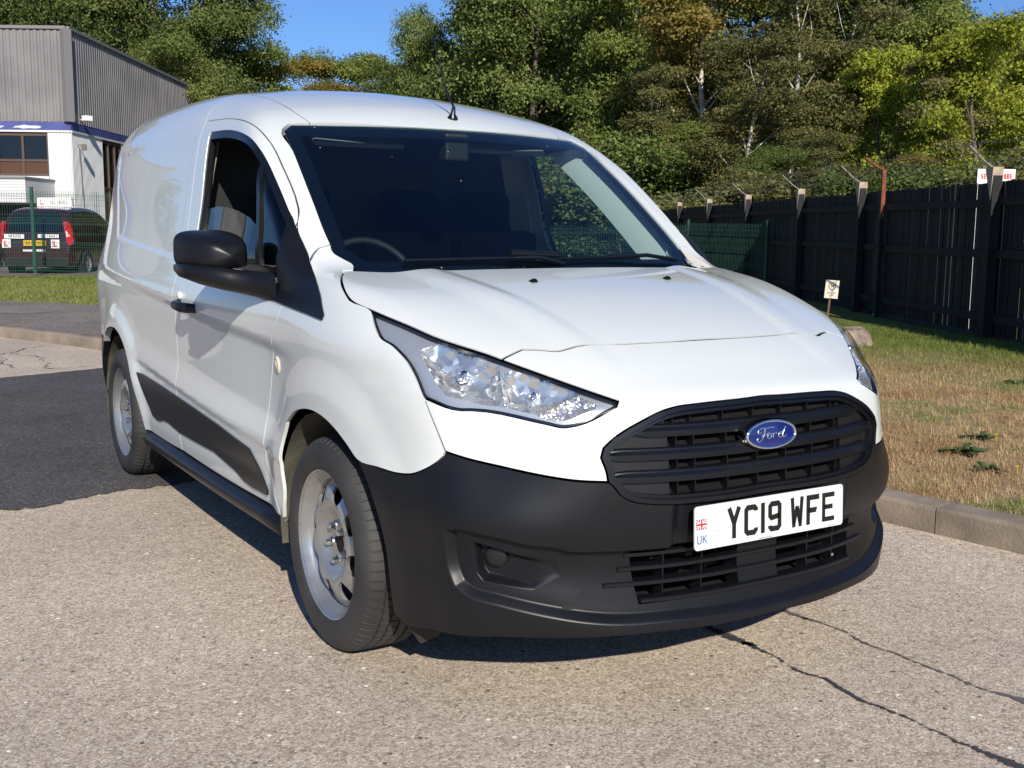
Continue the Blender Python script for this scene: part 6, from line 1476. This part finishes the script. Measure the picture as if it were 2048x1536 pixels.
# script lettering of the badge, drawn as strokes (x,z in mm)
strokes = [
 [(-47, 13), (-38, 18), (-22, 17), (-8, 19), (0, 17.5)], [(-47, 13), (-49, 8), (-44, 5), (-39, 8)],
 [(-26, 16), (-29, 6), (-33, -5), (-40, -13), (-49, -14), (-52, -9), (-47, -6)], [(-38, 1), (-28, 2.5), (-20, 3), (-18, 6)],
 [(-14, 4), (-20, 0), (-20, -7), (-14, -9), (-9, -5), (-9, 1), (-14, 4)], [(-10, 2), (-5, 2), (-1, 3)],
 [(-1, 3), (-2, -3), (-3.5, -9)], [(-2, -1), (3, 3), (7, 3.5), (8, 1)],
 [(25, 3), (19, 4), (14, 0), (14, -6), (18, -9), (24, -6), (27, 0)], [(36, 17), (31, 8), (27, -3), (27, -8), (31, -9), (38, -5)]]
mb = MB()
for st in strokes:
    p = smooth_pl([(x*1.02/1000*1.12, -.0042, z*1.0/1000) for x, z in st], False, 120, 5); mb.tube([tuple(q) for q in p], .0021, 6)
lt = mb.build('badge_script', M_chrome); lt.location = (bc[0]+.004, bc[1], bc[2]); lt.rotation_euler = badge.rotation_euler; lt.parent = gr_root
# badge backing that hides the middle bar
mb = MB(); mb.lathe([(.045, .0001), (.045, .05), (0, .058)], 32, 'y'); 
for i, q in enumerate(mb.v): mb.v[i] = (q[0]*1.55, q[1], q[2]*.70)
o = mb.build('badge_mount', M_gblk, gr_root); o.location = (bc[0], bc[1]+.008, bc[2])
# ---- lower grille
lgz = full(L([(p[0], 0, p[2]) for p in lg]))[:, [0, 2]]
def lg_x(z):
    a = lgz; b = np.roll(lgz, -1, 0); c = (a[:, 1] > z) != (b[:, 1] > z); xi = a[c, 0]+(z-a[c, 1])/(b[c, 1]-a[c, 1])*(b[c, 0]-a[c, 0]); return abs(xi).max()
slp = [(0, -.004), (0, .004), (.003, .006), (.035, .006), (.035, -.006), (.003, -.006)]
lgr = sweep_bar('lower_grille', .4005, slp, lg_x(.40)-.045, M_blk, van, rec=.016, taper=False)
sweep_bar('lower_grille_slat', .3625, slp, lg_x(.36)-.055, M_blk, lgr, rec=.016, taper=False)
sweep_bar('lower_grille_slat', .436, slp, lg_x(.435)-.02, M_blk, lgr, rec=.020, taper=False)
sweep_bar('lower_grille_slat', .321, slp, .37, M_blk, lgr, rec=.012, taper=False)
for x in (-.300, -.187, .187, .300):
    y = surf_y([x], [.38])[0, 1]; mb = MB(); mb.box((x, y+.040, .380), (.004, .035, .118)); mb.build('lower_grille_rib', M_blk, lgr)
def blank(x0, x1, n=7, rec=.024, xf=None):
    rows = [.308, .3625, .4005, .444]; v = []
    for z in rows:
        xa, xb = xf(z) if xf else (x0, x1)
        xs = np.linspace(xa, xb, n); P = surf_y(xs, np.full(n, z)); v += [(x, P[i, 1]+rec, z) for i, x in enumerate(xs)]
    f = [(r*n+i, r*n+i+1, (r+1)*n+i+1, (r+1)*n+i) for r in range(3) for i in range(n-1)]
    b = len(v); v += [(x, y+.05, z) for x, y, z in v]
    f += [(r*n+c, (r+1)*n+c, b+(r+1)*n+c, b+r*n+c) for r in range(3) for c in (0, n-1)]
    mb = MB(); mb.add(v, f, 0, True); o = mb.build('lower_grille_blank', M_blk, lgr); o.data.set_sharp_from_angle(angle=radians(40)); return o
blank(-.071, .067)
for s in (-1, 1):
    blank(0, 0, 9, .024, lambda z, s=s: tuple(sorted((s*(.372+.02*(z-.32)/.12), s*(lg_x(min(max(z, .325), .436))+.018)))))
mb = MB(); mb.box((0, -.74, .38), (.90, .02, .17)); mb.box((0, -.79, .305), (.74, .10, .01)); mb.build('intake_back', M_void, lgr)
mb = MB()
rnd = random.Random(4)
for k in range(34):
    x = rnd.choice((-1, 1))*rnd.uniform(.08, .36); mb.box((x, -.83+rnd.uniform(0, .03), rnd.uniform(.325, .43)), (rnd.uniform(.01, .05), .012, rnd.uniform(.003, .012)), rz=rnd.uniform(-.2, .2), M=None)
tag(mb.build('cooling_pack', M_trim, lgr), kind='stuff')

# ---- number plate
def letters():
    """plate characters as stroke outlines in mm, 79 high, 50 wide, 14 stroke"""
    t = 7
    return {
     'Y': [[(0+7, 79), (25, 38), (25, 0)], [(50-7, 79), (25, 38)]],
     'C': [[(43, 62), (43, 66), (37, 72), (13, 72), (7, 66), (7, 13), (13, 7), (37, 7), (43, 13), (43, 18)]],
     '1': [[(7, 79), (7, 0)]],
     '9': [[(43, 40), (13, 36), (7, 42), (7, 66), (13, 72), (37, 72), (43, 66), (43, 13), (37, 7), (13, 7), (7, 13), (7, 16)]],
     'W': [[(6, 79), (13, 0)], [(13, 8), (25, 55)], [(25, 55), (37, 8)], [(37, 0), (44, 79)]],
     'F': [[(7, 0), (7, 72), (50, 72)], [(7, 38), (42, 38)]],
     'E': [[(50, 72), (7, 72), (7, 7), (50, 7)], [(7, 40), (43, 40)]]}
def stroke_poly(pl, w):
    """flat ribbon quads along a polyline with mitred joints"""
    P = [np.array(p, float) for p in pl]; n = len(P); Ls = []; Rs = []
    for i in range(n):
        d0 = P[i]-P[i-1] if i else P[1]-P[0]; d1 = P[i+1]-P[i] if i < n-1 else d0
        if i == 0: d0 = d1
        d0 = d0/np.linalg.norm(d0); d1 = d1/np.linalg.norm(d1); m_ = d0+d1; m_ = m_/np.linalg.norm(m_); nn = np.array([-m_[1], m_[0]]); k = w/max(.45, np.dot(nn, [-d0[1], d0[0]]))
        Ls.append(P[i]+nn*k); Rs.append(P[i]-nn*k)
    return [(Ls[i], Rs[i], Rs[i+1], Ls[i+1]) for i in range(n-1)]
PC = Vector((0, -.929, .504)); PT = -.048
PM = Matrix.Translation(PC) @ Matrix.Rotation(PT, 4, 'X') @ Matrix.Rotation(pi/2, 4, 'X')   # plate x right, y up, z towards the viewer
def rrect(w, h, r, n=5):
    out = []
    for cx, cy, a0 in ((w/2-r, h/2-r, 0), (-w/2+r, h/2-r, pi/2), (-w/2+r, -h/2+r, pi), (w/2-r, -h/2+r, 1.5*pi)):
        for k in range(n+1): a = a0+k*pi/2/n; out.append((cx+r*cos(a), cy+r*sin(a)))
    return out
mb = MB(); mb.prism(rrect(.520, .111, .010), -.004, 0, PM); np_ = mb.build('number_plate', M_plate, van, bev=.0006)
mb = MB(); mb.box((0, -.902, .500), (.40, .034, .09)); mb.build('plate_holder', M_blk, van)
GLY = letters(); xcur = -.1545; z = .0008
for ch in 'YC19 WFE':
    if ch == ' ': xcur += .022; continue
    mb = MB(); k = .001; sx = 1.0
    for st in GLY[ch]:
        for q in stroke_poly(st, 6.3 if ch in 'WE' else 7.0):
            mb.add([PM @ Vector((xcur+p[0]*k*.93, (p[1]-39.5)*k, z)) for p in q], [(0, 1, 2, 3)])
    mb.build('plate_character', M_ink, np_, fix=False); z += .00002
    xcur += (.014+.011 if ch == '1' else .050*.93+.011)
# flag and UK mark, fixing caps, maker's line
mb = MB()
def fr_(x, y, w, h, mi, z, a=0):
    c, s_ = cos(a), sin(a); mb.add([PM @ Vector((x+(dx*c-dy*s_), y+(dx*s_+dy*c), z)) for dx, dy in ((-w/2, -h/2), (w/2, -h/2), (w/2, h/2), (-w/2, h/2))], [(0, 1, 2, 3)], mi)
fx, fy, fw, fh = -.2385, .010, .034, .026
fr_(fx, fy, fw, fh, 0, .0008)
def fpoly(pts, mi, z): mb.add([PM @ Vector((fx+x, fy+y, z)) for x, y in pts], [tuple(range(len(pts)))], mi)
W2, H2 = fw/2, fh/2
for sx in (-1, 1):
    for sy in (-1, 1):
        q = [(sx*W2, sy*H2), (sx*(W2-.006), sy*H2), (0, sy*.0015), (0, 0), (sx*.0015, 0), (sx*W2, sy*(H2-.005))]
        fpoly(q if sx*sy > 0 else q[::-1], 1, .0010)
        q = [(sx*W2, sy*H2), (sx*(W2-.0028), sy*H2), (0, sy*.0005), (sx*.0006, 0), (sx*W2, sy*(H2-.002))]
        fpoly(q if sx*sy > 0 else q[::-1], 2, .0012)
fr_(fx, fy, fw, .0090, 1, .0014); fr_(fx, fy, .0090, fh, 1, .0015); fr_(fx, fy, fw, .0052, 2, .0017); fr_(fx, fy, .0052, fh, 2, .0018)
mb.build('plate_flag', [M_navy, M_wh, M_red], np_, fix=False)
mb = MB()
UK = {'U': [[(0, 20), (0, 4), (3, 0), (9, 0), (12, 4), (12, 20)]], 'K': [[(0, 0), (0, 20)], [(11, 20), (1, 9)], [(4, 11), (12, 0)]]}
for ch, x0 in (('U', -.2510), ('K', -.2330)):
    for st in UK[ch]:
        for q in stroke_poly(st, 1.2): mb.add([PM @ Vector((x0+p[0]*.001, -.038+p[1]*.001, .0008)) for p in q], [(0, 1, 2, 3)])
mb.build('plate_country_mark', M_cyan, np_, fix=False)
mb = MB(); rnd = random.Random(3)
for x0, n_, y0 in ((-.045, 22, -.052), (.205, 10, -.051)):
    for k in range(n_):
        if rnd.random() < .85: fr_(x0+k*.0021, y0, .0014, .0016, 0, .0008)
tag(mb.build('plate_small_print', M_trim, np_, fix=False), kind='stuff')
for x, y in ((-.183, -.006), (.166, -.006)):
    mb = MB(); mb.lathe([(0, .0075), (.003, .0070), (.0045, .004), (.0048, .0001)], 18, 'z'); o = mb.build('plate_fixing', M_wh, np_); o.matrix_local = PM @ Matrix.Translation((x, y, 0))

# ---- cabin
mb = MB(); v = []
prof = [(.05, 1.00), (.30, 1.055), (.52, 1.06), (.62, 1.03), (.66, .95), (.64, .60)]
for x in np.linspace(-.80, .80, 17):
    for y, z in prof: v.append((x, y+.05*x*x, z+.02*math.exp(-((x+.38)/.22)**2)*(1 if y > .3 else 0)))
n = len(prof); mb.add(v, [(i*n+k, (i+1)*n+k, (i+1)*n+k+1, i*n+k+1) for i in range(16) for k in range(n-1)], 0, True); mb.build('dashboard', M_int, van)
mb = MB(); c = Vector((-.38, .72, 1.015)); ax = Vector((0, -.90, .42)).normalized(); u = Vector((1, 0, 0)); w_ = ax.cross(u)
ring = [c+(u*cos(2*pi*k/40)+w_*sin(2*pi*k/40))*.185 for k in range(41)]; mb.tube(ring, .014, 8, caps=False)
for a in (pi*.0, pi, pi*1.5): mb.tube([c+ax*.02, c+(u*cos(a)+w_*sin(a))*.18], .012, 6)
mb.tube([c, c+ax*.03], .06, 16); mb.build('steering_wheel', M_int, van)
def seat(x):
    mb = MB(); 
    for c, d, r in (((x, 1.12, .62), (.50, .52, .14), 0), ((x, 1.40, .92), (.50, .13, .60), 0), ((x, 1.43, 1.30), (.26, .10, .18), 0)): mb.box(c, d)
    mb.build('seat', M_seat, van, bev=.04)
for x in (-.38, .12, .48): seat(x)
mb = MB(); mb.prism([(-.80, .45), (.80, .45), (.81, .95), (.76, 1.25), (.66, 1.60), (.45, 1.72), (-.45, 1.72), (-.66, 1.60), (-.76, 1.25), (-.81, .95)], -.01, .01, Matrix.Translation((0, 1.62, 0)) @ Matrix.Rotation(pi/2, 4, 'X')); mb.build('bulkhead', M_int, van)
mb = MB(); mb.box((0, .9, .42), (1.6, 1.6, .03)); mb.build('cab_floor', M_int, van)
mb = MB(); v = []
for y in (.93, 1.1, 1.3, 1.55):
    for x in np.linspace(-.62, .62, 9): v.append((x, y, float(Rf(x, y))-.045-.10*max(0, abs(x)-.5)))
mb.add(v, [(j*9+i, j*9+i+1, (j+1)*9+i+1, (j+1)*9+i) for j in range(3) for i in range(8)], 0, True)
hl = mb.build('headlining', M_head, van)
for s in (-1, 1):
    mb = MB(); mb.box((s*.32, .99, 1.565), (.36, .02, .13), M=Matrix.Rotation(radians(-58), 3, 'X')); mb.build('sun_visor', M_head, van, bev=.008)
mb = MB(); mb.box((0, .80, 1.53), (.10, .06, .10)); mb.build('sensor_cover', M_int, van, bev=.01)
for s in (-1, 1):
    mb = MB(); v = []; E_ = np.array(O['ws_edge'])[1:10]
    Q_ = [(p[0], p[1], p[2]) for p in E_[:-1]]; Q_ = smooth_pl([(-.655, .19, 1.10)]+Q_, False, 90, 4)
    for p in Q_:
        x = abs(p[0]); v += [(s*(x-.084), p[1]+.150, p[2]-.030), (s*(x-.072), p[1]+.115, p[2]-.022), (s*(x-.045), p[1]+.062, p[2]-.014), (s*(x-.012), p[1]+.022, p[2]-.012)]
    mb.add(v, [(4*i+k, 4*i+4+k, 4*i+5+k, 4*i+1+k) for i in range(len(Q_)-1) for k in range(3)], 0, True); mb.build('pillar_trim', M_grey, van)
    # inner door skin and B pillar trim
    wq = smooth_pl(to_param(win, 'side'), True, 40); wq = resample(wq, .03); wq = wq if area2(wq) > 0 else wq[::-1]
    mb = MB()
    P = surf_x(np.linspace(1.36, 1.56, 3), 1.0)
    for z0, z1, m0 in ((.45, 1.56, M_beige),):
        zs = np.linspace(z0, z1, 10); v = []
        for z in zs:
            for y in (1.45, 1.50, 1.58): v.append((s*(float(F(y, z))-.055-(.03 if y > 1.5 else 0)), y-.05*(z-1.1)*0, z))
        mb = MB(); mb.add(v, [(i*3+k, i*3+k+1, i*3+4+k, i*3+3+k) for i in range(9) for k in (0, 1)], 0, True); mb.build('inner_pillar', m0, van)
    zs = np.linspace(.45, 1.055, 8); v = []
    for z in zs:
        for y in (.45, .8, 1.1, 1.43): v.append((s*(float(F(y, z))-.075), y, z))
    mb = MB(); mb.add(v, [(i*4+k, i*4+k+1, i*4+5+k, i*4+4+k) for i in range(7) for k in range(3)], 0, True)
    v = [];
    for y in (.36, .8, 1.1, 1.46): v += [(s*(float(F(y, 1.06))-.008), y, 1.062), (s*(float(F(y, 1.06))-.075), y, 1.055)]
    mb.add(v, [(2*i, 2*i+2, 2*i+3, 2*i+1) for i in range(3)]); mb.build('door_card', M_int, doors[0 if s < 0 else 1])

# ---- wheels
def make_wheel():
    prof = [(.0, .2215), (.0, .2165), (-.006, .2140), (-.010, .2055), (-.030, .2020), (-.036, .196), (-.050, .188), (-.075, .186), (-.15, .190)]
    mb = MB(); mb.lathe([(-.006, .2225)]+prof, 96, 'x')
    # pressed disc with its openings
    n = 96
    outl = np.array([(.187*cos(2*pi*k/n), .187*sin(2*pi*k/n)) for k in range(n)])
    holes = [np.array([(.034*cos(-2*pi*k/32), .034*sin(-2*pi*k/32)) for k in range(32)])]
    def slot(a0):
        pts = [(.122, -.10), (.146, -.21), (.168, -.20), (.174, 0), (.168, .20), (.146, .21), (.122, .10), (.118, 0)]
        P = [(r*cos(a0+t), r*sin(a0+t)) for r, t in pts]; q = smooth_pl(P, True, 80, 4); return resample(q, .006)
    for k in range(8): holes.append(slot(2*pi*(k+.30)/8))
    v, F_, bd = cdt(outl, [h if area2(h) > 0 else h[::-1] for h in holes], .006)
    pr = cspline([0, .034, .048, .066, .078, .095, .115, .132, .150, .170, .187], [-.044, -.044, -.044, -.043, -.038, -.026, -.017, -.017, -.024, -.034, -.050])
    r = np.hypot(v[:, 0], v[:, 1]); x = pr(r); a = np.arctan2(v[:, 1], v[:, 0])
    x = x+.003*np.cos(8*(a-2*pi*.30/8)+pi)*sstep(.10, .15, r)
    P = np.stack([x, v[:, 0], v[:, 1]], 1)
    e = len(mb.v); mb.add(P.tolist(), [tuple(t) for t in F_.tolist()], 0, True)
    Fb = []; Vb = []
    for a_, b_ in bd:
        k = len(Vb); Vb += [tuple(P[a_]), tuple(P[b_]), tuple(P[b_]-[.010, 0, 0]), tuple(P[a_]-[.010, 0, 0])]; Fb.append((k, k+3, k+2, k+1))
    mb.add(Vb, Fb, 0, False)
    w = mb.build('wheel', M_steel, fix=False)
    bm = bmesh.new(); bm.from_mesh(w.data); 
    for fc in bm.faces:
        c = fc.calc_center_median(); r_c = math.hypot(c.y, c.z)
        if fc.normal.x < -.2: fc.normal_flip()
    bm.to_mesh(w.data); bm.free()
    # hub, nuts
    mb = MB(); mb.lathe([(-.10, .034), (-.050, .034), (-.046, .030), (-.044, .0001)], 32, 'x'); mb.build('wheel_hub', M_void, w)
    nm = None
    for k in range(5):
        a = 2*pi*(k+.37)/5
        if nm is None:
            mb = MB(); mb.lathe([(-.047, .0125), (-.042, .0125), (-.040, .0105), (-.026, .0100), (-.022, .0080), (-.021, .0001)], 6, 'x', smooth=False); mb.lathe([(-.046, .0165), (-.040, .0140)], 20, 'x'); o = mb.build('wheel_nut', M_nut, w); nm = o
        else: o = link('wheel_nut', nm.data, None, w)
        o.location = (0, .054*cos(a), .054*sin(a))
    # brake drum behind the openings
    mb = MB(); mb.lathe([(-.075, .0001), (-.075, .125), (-.085, .135), (-.15, .135)], 48, 'x'); mb.build('brake_disc', M_trim, w)
    # tyre
    P = [(-.008, .2125), (-.002, .2165), (.004, .2235), (.009, .238), (.0115, .255), (.0105, .270), (.006, .285), (-.002, .2975), (-.010, .3050), (-.020, .3105), (-.030, .3133)]
    tread = []
    xx = -.034
    for gx in (-.048, -.078, -.110, -.142, -.172):
        tread += [(gx+.0045, .3165-abs(gx+.094)*.03), (gx+.0035, .3085), (gx-.0035, .3085), (gx-.0045, .3165-abs(gx+.094)*.03)]
    full_p = P+tread+[(-.188-(a+.02), r_) for a, r_ in P[::-1]] if False else P+tread+[(-.188-a, r__) for a, r__ in P[::-1]]
    seg = []; N = 70
    for k in range(N): a = 2*pi*k/N; seg += [(a, 0), (a+.004, 1), (a+.012, 1), (a+.016, 0)]
    v = []; mb = MB()
    for (a, dp) in seg:
        for i, (x, rr) in enumerate(full_p):
            sh = dp and ((-.046 < x < -.008) or (-.18 < x < -.142)); skew = .12*(x+.03)*0
            rr2_ = rr-(.0045 if sh else 0)
            if dp and -.11 < x < -.05 and rr > .31: rr2_ = rr-.004
            zc = rr2_*sin(a); 
            v.append((x, rr2_*cos(a), max(zc, -.3145)))
    m_ = len(full_p); S2 = len(seg); f = [(i*m_+k, ((i+1) % S2)*m_+k, ((i+1) % S2)*m_+k+1, i*m_+k+1) for i in range(S2) for k in range(m_-1)]
    mb.add(v, f, 0, True); t = mb.build('tyre', M_tyre, w); t.data.set_sharp_from_angle(angle=radians(35))
    return w
w0 = make_wheel(); w0.parent = van
first = True
for s in (-1, 1):
    for y0 in (0, 2.662):
        if first: w = w0; first = False
        else: w = copy_tree(w0, van)
        w.location = (s*.854, y0, .3155); w.rotation_euler = (0.35+y0, 0, 0) if s > 0 else (0.35+y0*.8, 0, pi)
